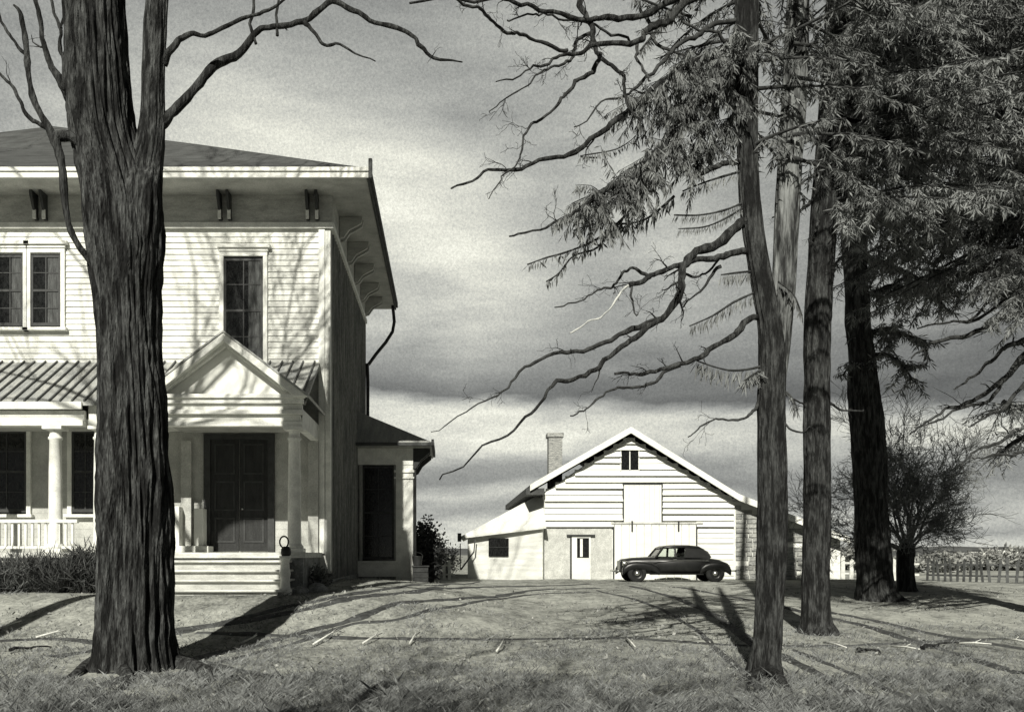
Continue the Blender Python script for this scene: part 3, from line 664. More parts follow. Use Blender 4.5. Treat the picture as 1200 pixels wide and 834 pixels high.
for s in (-1, 1):
    for (xa, xb) in ((-.72, -.44), (.0, .0)): mb = MB(); mb.bar((xa, s*.68, .93), (xb, s*.57, 1.29), .07, .06); cb('pillar', mb, M['car'], None, False)
    mb = MB(); mb.prism([(.33, s*.70, .92), (1.35, s*.62, .92), (1.22, s*.56, 1.15), (1.02, s*.52, 1.27), (.38, s*.575, 1.31)], (0, -s*.04, 0)); cb('pillar', mb, M['car'], None, False)
    mb = MB(); mb.prism([(-.68, s*.685, .94), (.33, s*.695, .94), (.37, s*.59, 1.29), (-.42, s*.58, 1.29)], (0, -s*.01, 0)); cb('side_window', mb, M['glass'], None, False)
    for xf, nm, l, in ((-1.42, 'front', .55), (1.45, 'rear', .58)):
        mb = MB(); secs = []
        n_ = 10
        for i in range(n_+1):
            t = i/n_; a = math.pi*(1.05-1.1*t); xx = xf+l*math.cos(a)*(1 if (xf > 0 or math.cos(a) < 0) else 1.5); top = .42+.36*max(0, math.sin(a))**.8
            if xf < 0 and t > .5: top = max(top, .30)
            secs.append((xx, .15*(.75+.25*math.sin(math.pi*t)), max(.26, top-.32) if 0 < t < 1 else top-.12, top, s*.68))
        loft(mb, secs, 12, 2.6); cb('fender', mb, M['car'])
        wh = MB(); wh.v = []; cy = s*.70
        def ringw(mbx, rp):
            n2_ = 24; vs = [(xf+r*math.cos(2*math.pi*j/n2_), cy+yy*s, .33+r*math.sin(2*math.pi*j/n2_)) for r, yy in rp for j in range(n2_)]
            k = len(rp); mbx.add(vs, [(i*n2_+j, i*n2_+(j+1) % n2_, (i+1)*n2_+(j+1) % n2_, (i+1)*n2_+j) for i in range(k-1) for j in range(n2_)])
        ringw(wh, [(.2, -.08), (.31, -.08), (.34, -.04), (.34, .04), (.31, .08), (.2, .08)]); w_ = cb('wheel', wh, M['tyre'])
        rm = MB(); ringw(rm, [(.2, .05), (.17, .03), (.1, .04)]); cb('rim', rm, M['car'], w_); rm = MB(); ringw(rm, [(.1, .042), (.09, .07), (.0, .09)]); cb('hubcap', rm, M['chrome'], w_)
    mb = MB(); mb.box(-.95, 1.0, s*.72-.1, s*.72+.1, .28, .32); bevel(cb('running_board', mb, M['car'], None, False), .01)
    mb = MB(); mb.lathe((0, 0, 0), [(0, .02), (.03, .09), (.12, .11), (.2, .1), (.21, .09)], 14)
    mb.v = [(-1.72-zz_, s*.56+xx, .70+yy) for xx, yy, zz_ in mb.v]; cb('headlight', mb, M['chrome'])
    mb = MB(); mb.box(-1.3, 1.2, s*.742, s*.768, .80, .815); cb('trim_strip', mb, M['chrome'], None, False)
    mb = MB(); mb.box(-.1, .02, s*.775, s*.79, .84, .86); cb('door_handle', mb, M['chrome'], None, False)
mb = MB(); mb.tube([(-2.1, -.72, .42), (-2.2, -.4, .42), (-2.22, 0, .42), (-2.2, .4, .42), (-2.1, .72, .42)], [.04]*5, 8); cb('bumper', mb, M['chrome'])
mb = MB(); mb.tube([(2.2, -.7, .42), (2.3, -.4, .42), (2.3, .4, .42), (2.2, .7, .42)], [.04]*4, 8); cb('bumper', mb, M['chrome'])
mb = MB()
for i in range(7): mb.box(-1.985, -1.94, -.2+i*.06, -.185+i*.06, .42, .8)
cb('grille', mb, M['chrome'], None, False)
mb = MB(); mb.prism([(-.7, -.58, .95), (-.7, .58, .95), (-.46, .52, 1.27), (-.46, -.52, 1.27)], (.012, 0, .004)); cb('windscreen', mb, M['glass'], None, False)
mb = MB(); mb.box(.35, .55, -.55, .55, .6, 1.12); bevel(cb('seat', mb, M['tyre'], None, False), .04)
mb = MB(); mb.box(-.6, 1.3, -.62, .62, .85, .93); cb('interior', mb, M['tyre'], None, False)
car.location = (CX+.05, 35.6, g(CX, 35.6)); car.scale = (1.02, 1, 1.0)

# ================================================================== FENCES
def fence(name, pts, h, step, m, label, wid=.08, lean=.05):
    root = empty(name, tuple(pts[0]), label, 'fence')
    rail = MB(); k = 0; acc = 0
    for a, b in zip(pts, pts[1:]):
        for zz_ in (.25, .7):
            rail.bar(a+Vector((0, .05, h*zz_)), b+Vector((0, .05, h*zz_)), .04, .07)
        d = b-a; n = max(1, int(d.length/step))
        for i in range(n):
            if k > 95: break
            p = a+d*(i/n); p.z = g(p.x, p.y); hh = h*random.uniform(.86, 1.08); ln = random.uniform(-lean, lean)
            u = d.normalized(); q = MB(); t = p+u*ln+Vector((0, random.uniform(-.02, .02), hh))
            s = p-Vector((0, 0, .05)); n_ = Vector((u.y, -u.x, 0))*.012
            a1, a2 = s-u*wid/2, s+u*wid/2; c1, c2 = t-u*wid/2-Vector((0, 0, .08)), t+u*wid/2-Vector((0, 0, .08))
            q.prism([a1, a2, c2, t, c1], n_*2); fixn(q.build('picket', m, root)); k += 1
    rail.build('rail', m, root); return root
def gp(px, py): return onground(px, py)
def fpts(lst): return [gp(*p) for p in lst]
A = Vector((X(988, 38), 38.0, 0)); B = Vector((X(1078, 37.0), 37.0, 0)); C = Vector((X(1160, 34.5), 34.5, 0)); D_ = Vector((X(1300, 32.5), 32.5, 0))
for q in (A, B, C, D_): q.z = g(q.x, q.y)
fence('picket_fence', [A, B], .95, .30, M['picket'], 'white picket fence running from the barn corner to the bare tree', .15)
fence('picket_fence', [B+Vector((.3, 0, 0)), C, D_], .92, .27, M['picketw'], 'grey weathered picket fence of uneven leaning pickets at far right', .10, .12)
E = Vector((X(508, 39), 39.0, 0)); G_ = Vector((X(533, 39), 39.0, 0))
for q in (E, G_): q.z = g(q.x, q.y)
fence('picket_fence', [E, G_], .85, .22, M['picket'], 'short white picket fence between the shrub and the barn lean-to', .13, .02)

# far houses
for k, (px, py0, py1, wd, lab) in enumerate(((1158, 657, 644, 5.2, 'small distant pale house with a low gable beyond the fence'), (1183, 658, 641, 7.4, 'larger distant white house with a chimney beyond the fence'))):
    D = 330; x = X(px, D); zb = 0; zt = Z(py1, D); r = empty('distant_house', (x, D, zb), lab, 'house', 'distant houses')
    hw = wd/2; ze = zb+(zt-zb)*.66
    mb = MB(); mb.prism([(x-hw, D, zb), (x+hw, D, zb), (x+hw, D, ze), (x, D, zt), (x-hw, D, ze)], (0, 9, 0)); fixn(mb.build('wall', M['paint'], r))
    mb = MB()
    for s in (-1, 1): mb.prism([(x+s*(hw+.4), D-.4, ze-.3), (x, D-.4, zt+.25), (x, D-.4, zt+.05), (x+s*(hw+.4), D-.4, ze-.5)], (0, 10, 0))
    rf = fixn(mb.build('roof', M['roof'], r))
    if k: mb = MB(); mb.box(x+.3, x+1.0, D+3, D+3.7, zt-.5, zt+1.2); mb.build('chimney', M['stone'], rf)
    mb = MB(); mb.box(x-.5, x+.4, D-.05, D+.02, zb+.9+1, zb+2.4+1); mb.build('window', M['pane'], r)

# ================================================================== TREES
def barkdisp(seed, amp=.10, freq=3.2, lobes=0):
    def f(p, a, t):
        ca, sa = math.cos(a), math.sin(a)
        v = 1-abs(noise.noise((ca*freq+seed, sa*freq, p.z*.5)))*2
        v2 = 1-abs(noise.noise((ca*freq*2.6+seed, sa*freq*2.6, p.z*1.1)))*2
        w_ = noise.noise((ca*1.2+seed, sa*1.2, p.z*.7))
        return 1+amp*(v-.5)+amp*.6*(v2-.5)+.07*w_
    return f
def pixpath(pts, sub=5, kink=.0):
    """pts (px, py, D, rpx) -> world path + radii"""
    w_ = [(*P(a, b, d), r/F*d) for a, b, d, r in pts]
    c = crom(w_, sub); 
    ps = [Vector(q[:3]) for q in c]
    if kink:
        ps = [q+Vector([kink*noise.noise((q.x*3+i, q.y*3, q.z*3+9*i))+kink*.45*noise.noise((q.x*11+i, q.y*11, q.z*11+9*i)) for i in range(3)]) if 0 < k < len(ps)-1 else q for k, q in enumerate(ps)]
    return ps, [max(.0015, q[3]) for q in c]
def grow(mb, p, d, ln, r, lev, rng, spread=.7, up=.15, minr=.004, tips=None, kids=(3, 5), bend=.22):
    n = 5; pts = [p]; rr = [r]; d = d.normalized(); q = p
    for i in range(n):
        d = (d+Vector((rng.gauss(0, bend), rng.gauss(0, bend), rng.gauss(0, bend)+up*.3))).normalized()
        q = q+d*ln/n; pts.append(q); rr.append(max(minr, r*(1-.75*(i+1)/n)))
    mb.tube(pts, rr, 7 if r > .03 else (5 if r > .012 else 3), cap=False)
    if tips is not None: tips.append(pts)
    if lev <= 0: return
    for k in range(rng.randint(*kids)):
        i = rng.randint(1, n); f = rng.random(); b = pts[i-1].lerp(pts[i], f)
        ax = Vector((rng.gauss(0, 1), rng.gauss(0, 1), rng.gauss(0, 1))).normalized()
        nd_ = ((pts[i]-pts[i-1]).normalized()+ax*spread+Vector((0, 0, up))).normalized()
        grow(mb, b, nd_, ln*rng.uniform(.45, .72), rr[i]*.7, lev-1, rng, spread, up, minr, tips, kids, bend)
def limb(parent, pts, kids=0, m='twig', seed=1, kl=.5, lev=1, kink=.035, n=8, name='limb', up=-.1):
    rng = random.Random(seed); ps, rr = pixpath(pts, 5, kink); mb = MB()
    mb.tube(ps, [r*(1+.32*noise.noise((q.x*7, q.y*7, q.z*7+seed))) for r, q in zip(rr, ps)], n, cap=True)
    for k in range(kids):
        i = rng.randint(len(ps)//4, len(ps)-2); t = (ps[i+1]-ps[i]).normalized()
        d = (t+Vector((rng.gauss(0, .6), rng.gauss(0, .5), rng.gauss(0, .6)))).normalized()
        grow(mb, ps[i], d, kl*rng.uniform(.3, 1.2), max(.004, rr[i]*.4), lev, rng, .7, up, .0025, None, (1, 4), .3)
    o = mb.build(name, M[m], parent, True); return ps, rr
def trunkmesh(parent, pts, m, seed, n=90, sub=14, amp=.10, freq=3.2, name='trunk', flare=0):
    ps, rr = pixpath(pts, sub); mb = MB(); dd = barkdisp(seed, amp, freq)
    zb = ps[0].z
    def f(p, a, t):
        k = dd(p, a, t)
        if flare:
            h = max(0, 1-(p.z-zb)/flare); k *= 1+h*h*(.45*max(0, noise.noise((math.cos(a)*1.6+seed, math.sin(a)*1.6, 0))*2.2)+.05)
        return k
    mb.tube(ps, rr, n, f); return mb.build(name, m if not isinstance(m, str) else M[m], parent, True), ps, rr
def root_tube(parent, base, pix, r0):
    pts = [base]+[onground(*q) for q in pix]; pts = [Vector(q) for q in crom([tuple(q) for q in pts], 5)]
    for i, q in enumerate(pts):
        if i: q.z = g(q.x, q.y)+.05-.07*(i/len(pts))
    mb = MB(); k = len(pts); mb.tube(pts, [r0*(1-.85*i/(k-1)) for i in range(k)], 8); mb.build('root', M['bark'], parent, True)

# ---- big bare tree, left
D0 = 13.0; b = onground(160, 782); D0 = b.y
t0 = empty('bare_tree', tuple(b), 'massive bare deciduous tree with furrowed bark and forked trunk in the left foreground', 'tree')
s = D0
trunkmesh(t0, [(160, 800, s, 58), (160, 784, s, 50), (159, 765, s, 45), (158, 735, s, 42), (159, 680, s, 39.5), (159, 600, s, 39), (157, 540, s, 38), (155, 480, s, 35.5), (152, 420, s, 33), (150, 375, s, 34), (148, 330, s, 36.5), (147, 290, s, 40),
               (144, 250, s, 41), (137, 215, s, 38), (127, 180, s, 35), (120, 150, s, 34.5), (116, 110, s, 34), (113, 60, s, 32), (110, 0, s, 31), (104, -150, s, 25), (96, -300, s, 18), (90, -450, s, 8)], 'bark', 3, 230, 16, .2, 5.6, 'trunk', .5)
trunkmesh(t0, [(152, 335, s-.1, 24), (158, 290, s-.1, 27), (161, 255, s-.1, 27), (164, 225, s-.1, 24), (170, 195, s, 20), (176, 165, s, 16), (179, 135, s, 13.5), (180, 90, s, 12.5), (182, 40, s, 13), (184, 0, s, 12), (192, -120, s+.4, 9), (205, -300, s+.6, 4), (210, -380, s+.6, 1.5)], 'bark', 8, 110, 14, .14, 3.5, 'limb')
root_tube(t0, b+Vector((.35, 0, .12)), [(222, 783), (260, 793), (300, 802)], .17)
root_tube(t0, b+Vector((-.4, 0, .12)), [(108, 780), (88, 792), (70, 797)], .16)
root_tube(t0, b+Vector((-.05, -.45, .1)), [(150, 800), (120, 826)], .10)
dz = .6
limb(t0, [(180, 155, s, 8), (200, 133, s+.05, 6.5), (225, 110, s+.1, 5.5), (250, 78, s+.15, 5), (280, 62, s+.2, 4.2), (302, 38, s+.2, 3.8), (320, 32, s+.2, 3.6), (355, 24, s+.25, 3.2), (389, 0, s+.3, 3.2), (415, 12, s+.3, 3), (440, 27, s+.3, 2.6), (481, 38, s+.3, 2.4), (489, 52, s+.3, 2.2), (509, 68, s+.3, 2), (542, 73, s+.3, .8)], 2, 'barkd', 4, .3)
limb(t0, [(356, 26, s+.25, 2.6), (370, 42, s+.2, 2.2), (380, 53, s+.2, 2), (400, 54, s+.1, 1.5), (440, 72, s, .8)], 0, 'barkd', 5)
limb(t0, [(192, 76, s, 4.5), (198, 60, s-.1, 4), (210, 47, s-.1, 3.2), (225, 41, s-.2, 3), (245, 40, s-.2, 2.8), (272, 27, s-.3, 2.4), (300, 19, s-.3, 2), (325, 9, s-.4, 1.6), (345, -10, s-.4, 1)], 2, 'barkd', 6, .3)
limb(t0, [(300, 52, s+.2, 2), (294, 28, s+.2, 1.8), (298, 0, s+.3, 1.5), (296, -50, s+.3, .8)], 0, 'barkd', 7)
limb(t0, [(325, 42, s+.2, 1.8), (326, 10, s+.2, 1.5), (330, -40, s+.2, .8)], 0, 'barkd', 8)
limb(t0, [(116, 318, s-.1, 5), (104, 303, s-.2, 4.4), (90, 285, s-.3, 4), (80, 262, s-.3, 3.8), (75, 230, s-.3, 4.2), (73, 195, s-.3, 5), (66, 168, s-.3, 6), (58, 152, s-.3, 5), (48, 135, s-.3, 4.3), (39, 115, s-.3, 3.8), (34, 90, s-.3, 3.4), (31, 60, s-.2, 3.4), (27, 30, s-.2, 3), (24, 14, s-.2, 2.5), (16, 6, s-.2, 1.2)], 0, 'barkd', 9, kink=.01)
limb(t0, [(94, 168, s-.2, 7), (80, 160, s-.25, 6.5), (64, 160, s-.3, 6)], 0, 'barkd', 10)
limb(t0, [(55, 150, s-.3, 3.4), (45, 146, s-.3, 2.6), (30, 132, s-.3, 2.3), (21, 112, s-.3, 2), (18, 104, s-.3, 2), (8, 94, s-.3, 1.8), (-8, 80, s-.3, 1.6), (-40, 60, s-.3, 1)], 1, 'barkd', 11, .3)
limb(t0, [(31, 64, s-.2, 2.3), (20, 56, s-.2, 2), (9, 38, s-.2, 1.8), (1, 20, s-.2, 1.6), (-8, -10, s-.2, 1)], 0, 'barkd', 12)
limb(t0, [(84, 120, s, 6), (74, 100, s-.1, 5.2), (60, 80, s-.1, 4.2), (53, 58, s-.1, 3.4), (49, 28, s-.1, 3), (43, 0, s-.1, 3), (36, -50, s-.1, 2)], 1, 'barkd', 13, .4)
limb(t0, [(77, 106, s-.15, 3.6), (75, 70, s-.2, 2.8), (70, 55, s-.2, 2.2), (71, 30, s-.2, 2), (62, 10, s-.2, 1.8), (56, -20, s-.2, 1.2)], 0, 'barkd', 14)
limb(t0, [(72, 33, s-.2, 1.8), (76, 18, s-.2, 1.6), (82, -10, s-.2, 1)], 0, 'barkd', 15)
limb(t0, [(74, 66, s-.2, 1.5), (78, 40, s-.2, 1.4), (78, 18, s-.2, 1.2), (80, -20, s-.2, .8)], 0, 'barkd', 16)

# ---- conifer machinery
class Needles:
    def __init__(s): s.v = []; s.f = []
    def tri(s, p, d, ln, w, rng):
        side = d.cross(Vector((rng.gauss(0, 1), rng.gauss(0, 1), rng.gauss(0, 1))))
        if side.length < 1e-4: return
        side.normalize(); k = len(s.v); side *= w/2
        m = p+d*ln*.55
        s.v += [tuple(p), tuple(m+side), tuple(p+d*ln), tuple(m-side)]; s.f.append((k, k+1, k+2, k+3))
    def build(s, name, m, parent):
        mb = MB(); mb.v = s.v; mb.f = s.f; return mb.build(name, m, parent)
def comb(nd_, ps, rng, ln=.14, w=.012, step=.02, droop=1.0, fan=.35, per=2):
    for a, b in zip(ps, ps[1:]):
        L_ = (b-a).length; n = max(1, int(L_/step)); t = (b-a).normalized()
        for i in range(n):
            p = a.lerp(b, (i+rng.random())/n)
            for k in range(per):
                d = (Vector((0, 0, -droop))+t*rng.uniform(-.1, .6)+Vector((rng.gauss(0, fan), rng.gauss(0, fan), rng.gauss(0, fan*.6)))).normalized()
                nd_.tri(p, d, ln*rng.uniform(.5, 1.2), w, rng)
def bough(wood, nd_, p, d, ln, r, rng, nl=.13, nw=.012, tw=.22, sag=.35, dens=1.0, twl=.35, step=.028):
    """one conifer branch with alternate drooping side twigs"""
    n = max(5, int(ln/.3)); pts = [p]; q = p; d = d.normalized()
    for i in range(n):
        d = (d+Vector((rng.gauss(0, .07), rng.gauss(0, .07), -sag*.22/ n*5+rng.gauss(0, .06)))).normalized(); q = q+d*ln/n; pts.append(q)
    wood.tube(pts, [max(.006, r*(1-.85*i/n)) for i in range(n+1)], 6, cap=False)
    side = d.cross(Vector((0, 0, 1))).normalized()
    tl = 0
    for i in range(1, n+1):
        m = max(1, int((ln/n)/tw*dens))
        for k in range(m):
            for sg in (-1, 1):
                if rng.random() > .85: continue
                b_ = pts[i-1].lerp(pts[i], rng.random()); t = i/n
                l = ln*twl*(1.15-t)*rng.uniform(.5, 1.15); 
                if l < .12: l = .12
                dd = ((pts[i]-pts[i-1]).normalized()*.75+side*sg*rng.uniform(.4, 1)+Vector((0, 0, rng.uniform(-.7, .15)))).normalized()
                tp_ = [b_]; qq = b_; mseg = 4
                for j in range(mseg):
                    dd = (dd+Vector((rng.gauss(0, .12), rng.gauss(0, .12), -.12))).normalized(); qq = qq+dd*l/mseg; tp_.append(qq)
                wood.tube(tp_, [max(.003, .3*r*(1-.7*j/mseg)) if r < .03 else .006 for j in range(mseg+1)], 3, cap=False)
                comb(nd_, tp_, rng, nl, nw, step, .55, .5, 2)
    comb(nd_, pts[n//2:], rng, nl, nw, step, .6, .5, 2)

# ---- T1, nearest right-hand conifer, double stem
b = onground(898, 792); d1 = b.y
t1 = empty('pine_tree', tuple(b), 'nearest of the tall thin conifers, its stem forking into a dark and a pale one', 'tree', 'tall conifers on the right')
trunkmesh(t1, [(895, 806, d1, 26), (896, 790, d1, 20), (897, 770, d1, 16.5), (900, 735, d1, 15.5), (904, 660, d1, 16), (906, 600, d1, 16), (905, 540, d1, 15.5), (904, 480, d1, 15), (905, 430, d1, 14.5), (902, 385, d1, 13), (894, 340, d1, 12), (886, 295, d1, 11.5), (879, 240, d1, 11.5), (876, 180, d1, 11.5), (875, 100, d1, 12.5), (875, 0, d1, 12.5), (877, -200, d1, 9), (880, -500, d1, 4)], 'barkd', 21, 90, 12, .15, 3, 'trunk', .6)
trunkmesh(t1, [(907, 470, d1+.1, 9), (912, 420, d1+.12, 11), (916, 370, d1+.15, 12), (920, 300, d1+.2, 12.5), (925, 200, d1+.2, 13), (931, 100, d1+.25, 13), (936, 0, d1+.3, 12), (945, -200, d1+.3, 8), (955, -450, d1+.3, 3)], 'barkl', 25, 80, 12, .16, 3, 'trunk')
mb = MB()
for (x2, y2), r_ in (((872, 806), .07), ((930, 812), .08), ((860, 800), .05)):
    e_ = onground(x2, y2); mb.tube([b+Vector((0, 0, .1)), (b+e_)/2+Vector((0, 0, .05)), e_-Vector((0, 0, .02))], [r_*1.3, r_, .02], 7)
mb.build('root', M['barkd'], t1, True)
def LL(pts, r0, r1, d_end, kids=1, m='twig', seed=1, kl=.4, par=None, D=None):
    D = D or d1; n = len(pts); q = [(a, b_, D+(d_end-0)*i/(n-1), r0+(r1-r0)*i/(n-1)) for i, (a, b_) in enumerate(pts)]
    return limb(par or t1, q, kids*2+2, m if r0 < 3.5 else 'barkd', seed, kl*.8, 2, .065, 9)
nd1 = Needles(); rg = random.Random(11)
LL([(880, 262), (868, 262), (842, 284), (815, 300), (800, 314), (793, 345), (775, 372), (755, 390), (725, 408), (700, 430), (672, 442), (650, 447), (630, 470), (600, 502), (560, 530), (515, 562)], 6, .8, -.8, 3, seed=31)
LL([(770, 376), (735, 386), (705, 403), (685, 413), (640, 417), (612, 436), (585, 458), (555, 478), (505, 506)], 3.4, .5, -.9, 2, seed=32)
LL([(878, 296), (850, 298), (825, 303), (795, 312), (770, 323), (752, 331), (738, 334)], 4, 2.6, -.4, 1, seed=33)
limb(t1, [(738, 334, d1-.4, 1.3), (726, 344, d1-.4, 1.2), (716, 360, d1-.45, 1.1), (706, 372, d1-.45, 1.0), (690, 377, d1-.5, .9), (668, 390, d1-.5, .7)], 0, 'deadtwig', 34, name='dead_twig')
LL([(762, 326), (745, 317), (732, 318), (722, 332), (715, 338), (695, 340), (678, 352), (650, 360)], 2, .7, -.5, 1, seed=35)
LL([(738, 336), (742, 352), (748, 368)], 1.6, .6, -.4, 0, seed=36)
LL([(888, 372), (866, 388), (845, 402), (820, 418), (796, 426), (765, 436), (742, 437), (720, 438)], 4.2, 1.6, -.6, 2, seed=37)
LL([(795, 424), (775, 434), (768, 444), (752, 452), (728, 456), (705, 466), (690, 478), (668, 487)], 2.4, .8, -.5, 1, seed=38)
LL([(800, 316), (812, 322), (835, 318), (848, 300), (860, 296)], 1.6, 1, .2, 0, seed=39)
LL([(845, 312), (830, 330), (812, 345), (798, 360)], 2, .8, .3, 0, seed=40)
LL([(892, 462), (884, 478), (872, 490), (855, 492), (835, 494), (820, 500), (806, 512)], 2, .7, -.3, 0, seed=41)
LL([(905, 490), (920, 498), (938, 505), (950, 500)], 1.8, .8, -.3, 0, seed=42)
LL([(868, 20), (835, 30), (816, 41), (787, 62), (759, 89), (733, 111), (708, 122), (673, 149)], 3.4, .7, -.9, 2, seed=43)
pG = LL([(872, 48), (840, 62), (812, 76), (765, 104), (740, 127), (714, 146), (686, 170), (664, 184), (632, 188), (600, 196), (569, 203), (548, 214), (531, 220)], 5, 1.0, -1.4, 3, seed=44)
pH = LL([(870, 80), (835, 98), (812, 120), (790, 152), (765, 182), (743, 203), (714, 222), (689, 238), (665, 255), (630, 268), (597, 277)], 5.2, 1.0, -1.1, 3, seed=45)
LL([(872, -40), (835, -15), (800, 6), (778, 25), (755, 38), (746, 49), (702, 55), (680, 59), (664, 66), (640, 73), (613, 82), (581, 96)], 5, .7, -1.4, 3, seed=46)
LL([(872, -140), (800, -110), (730, -60), (683, -5), (688, 20), (695, 40), (702, 60), (715, 76), (727, 89), (731, 108), (738, 125), (749, 143), (752, 160)], 4.5, .9, -1.2, 3, seed=47)
LL([(704, 62), (700, 78), (690, 88), (676, 94), (664, 112), (655, 123), (632, 142), (616, 155), (611, 170), (606, 188), (590, 208), (573, 233)], 2.8, .6, -1.3, 1, seed=48)
LL([(694, 40), (684, 46), (672, 54), (668, 68), (655, 78), (640, 84), (620, 98), (600, 113), (574, 132)], 2.4, .6, -1.3, 1, seed=49)
LL([(665, 59), (640, 52), (612, 42), (598, 38), (580, 28), (565, 14), (550, 4), (520, -6)], 2.2, 1.6, -1.4, 2, seed=50)
LL([(800, -10), (760, 15), (720, 22), (690, 24), (650, 14), (610, 6), (570, 0), (480, 4)], 4, 1.4, -1.2, 4, seed=51)
LL([(738, 50), (710, 38), (680, 28), (650, 19), (625, 19), (594, 24)], 1.8, .9, -.9, 1, seed=52)
LL([(746, 50), (748, 70), (756, 82), (762, 95)], 2, 1, -1, 0, seed=53)
LL([(750, 10), (768, 45), (790, 60), (812, 78)], 2.4, 1.2, -.5, 1, seed=54)
LL([(869, 188), (850, 194), (835, 197), (816, 202)], 3.2, 2.6, -.3, 0, seed=55)
LL([(872, 70), (840, 40), (800, 25)], 2.5, 1.2, -.3, 2, seed=56)
# foliage on the named boughs, thick and hanging
def hang(ps, i0, i1, n, ln, rng, nl=.13, nw=.014, par=None, spread=.6):
    wood = MB()
    for k in range(n):
        p = ps[rng.randint(i0, i1)]; d = Vector((rng.uniform(-.8, .5), rng.gauss(0, .6), rng.uniform(-1, .15))).normalized(); q = p; t_ = [p]
        l = ln*rng.uniform(.4, 1.2)
        for j in range(4): d = (d+Vector((rng.gauss(0, .15), rng.gauss(0, .15), -.1))).normalized(); q = q+d*l/4; t_.append(q)
        wood.tube(t_, [.007, .006, .005, .004, .003], 3, cap=False); comb(nd1, t_, rng, nl, nw, .02, .8, .35, 2)
    wood.build('twigs', M['twig'], t1)
hang(pG[0], 0, 18, 110, .6, rg, .15, .017); hang(pH[0], 0, 34, 170, .65, rg, .15, .017); hang(pH[0], 22, 42, 18, .4, rg, .15, .02)
# detached-looking leafy sprays below that bough
def comb_twig(pts, r, nl, nw=.014, step=.018, per=2, fan=.16, droop=1.0, D=None):
    q = [(a, b_, (D or d1)-.25*i/len(pts), r*(1-.6*i/len(pts))) for i, (a, b_) in enumerate(pts)]
    ps, rr = limb(t1, q, 0, 'twig', 5, kink=.0); comb(nd1, ps, rg, nl, nw, step, droop, fan, per)
comb_twig([(760, 190), (752, 225), (735, 250), (712, 272), (690, 285), (662, 296), (640, 302), (618, 310)], 1.8, .17, .03, .03, 2, .45)
comb_twig([(720, 262), (700, 290), (672, 300), (655, 320), (640, 330)], 1.4, .15, .03, .04, 2, .4)
hx1 = LL([(872, 30), (850, 60), (835, 110), (822, 160), (800, 200)], 2.6, .8, -.3, 2, seed=57); hang(hx1[0], 2, 18, 50, .5, rg, .15, .017)
hx2 = LL([(872, 120), (850, 140), (830, 175), (812, 195)], 2.4, .8, -.2, 2, seed=58); hang(hx2[0], 2, 13, 36, .4, rg, .15, .017)
comb_twig([(790, 230), (760, 255), (735, 262), (700, 262), (672, 270)], 1.6, .2, .03, .03, 2, .35)
comb_twig([(872, 200), (850, 206), (825, 214), (800, 224)], 1.5, .17)
comb_twig([(876, 235), (850, 246), (820, 252), (790, 252)], 1.5, .13)
comb_twig([(876, 240), (850, 256), (825, 266), (795, 268)], 1.3, .12)
comb_twig([(882, 318), (868, 319), (845, 322)], 1.4, .2, .018, .014)
comb_twig([(886, 342), (860, 354), (835, 370), (808, 382)], 1.5, .2, .018, .02, 2)
comb_twig([(895, 428), (880, 432), (858, 434), (838, 430), (815, 422)], 1.6, .26, .02, .016, 2, .25)
comb_twig([(899, 430), (884, 438), (872, 446)], 1.6, .24, .02, .01, 3, .5)
comb_twig([(700, 185), (680, 183), (722, 175), (745, 160)], 1.0, .1)
comb_twig([(810, 20), (780, 10), (740, -5)], 2, .2, .02, .014, 3, .5)
comb_twig([(800, -5), (770, 35), (750, 60)], 2, .14, .02, .014, 3, .5)
comb_twig([(912, 330), (930, 345), (940, 370)], 1.2, .16, .02, .02)
comb_twig([(905, 450), (925, 462), (935, 480)], 1.2, .18, .02, .016, 2, .4)
# dense crown above: procedural boughs
def crown(root, nd_, D, cx, stems, y_lo, y_hi, n, l0, l1, seed, az=(0, 360), nl=.14, nw=.014, step=.03, r=.03, tw=.22, m='barkd', dens=1.0, sagm=.4):
    rng = random.Random(seed)
    for k in range(n):
        wood = MB(); t = (k+rng.random())/n; py = y_lo+(y_hi-y_lo)*t; a = R(rng.uniform(*az)); l = (l0+(l1-l0)*t)*rng.uniform(.7, 1.15)
        p = P(cx(py) if callable(cx) else cx, py, D); d = Vector((math.cos(a), math.sin(a), rng.uniform(-.2, .25)))
        bough(wood, nd_, p, d, l, r, rng, nl, nw, tw, sagm, dens, .38, step); wood.build('bough', M['twig'], root, True)
crown(t1, nd1, d1, lambda y: 875 if int(y) % 2 else 931-y*.05, 15, 190, -230, 28, 1.6, 2.6, 61, (-80, 70), .15, .018, .024)
crown(t1, nd1, d1, 875, 5, 90, -200, 14, 1.3, 2.0, 62, (110, 250), .15, .018, .024)
nd1.build('foliage', M['needle'], t1)

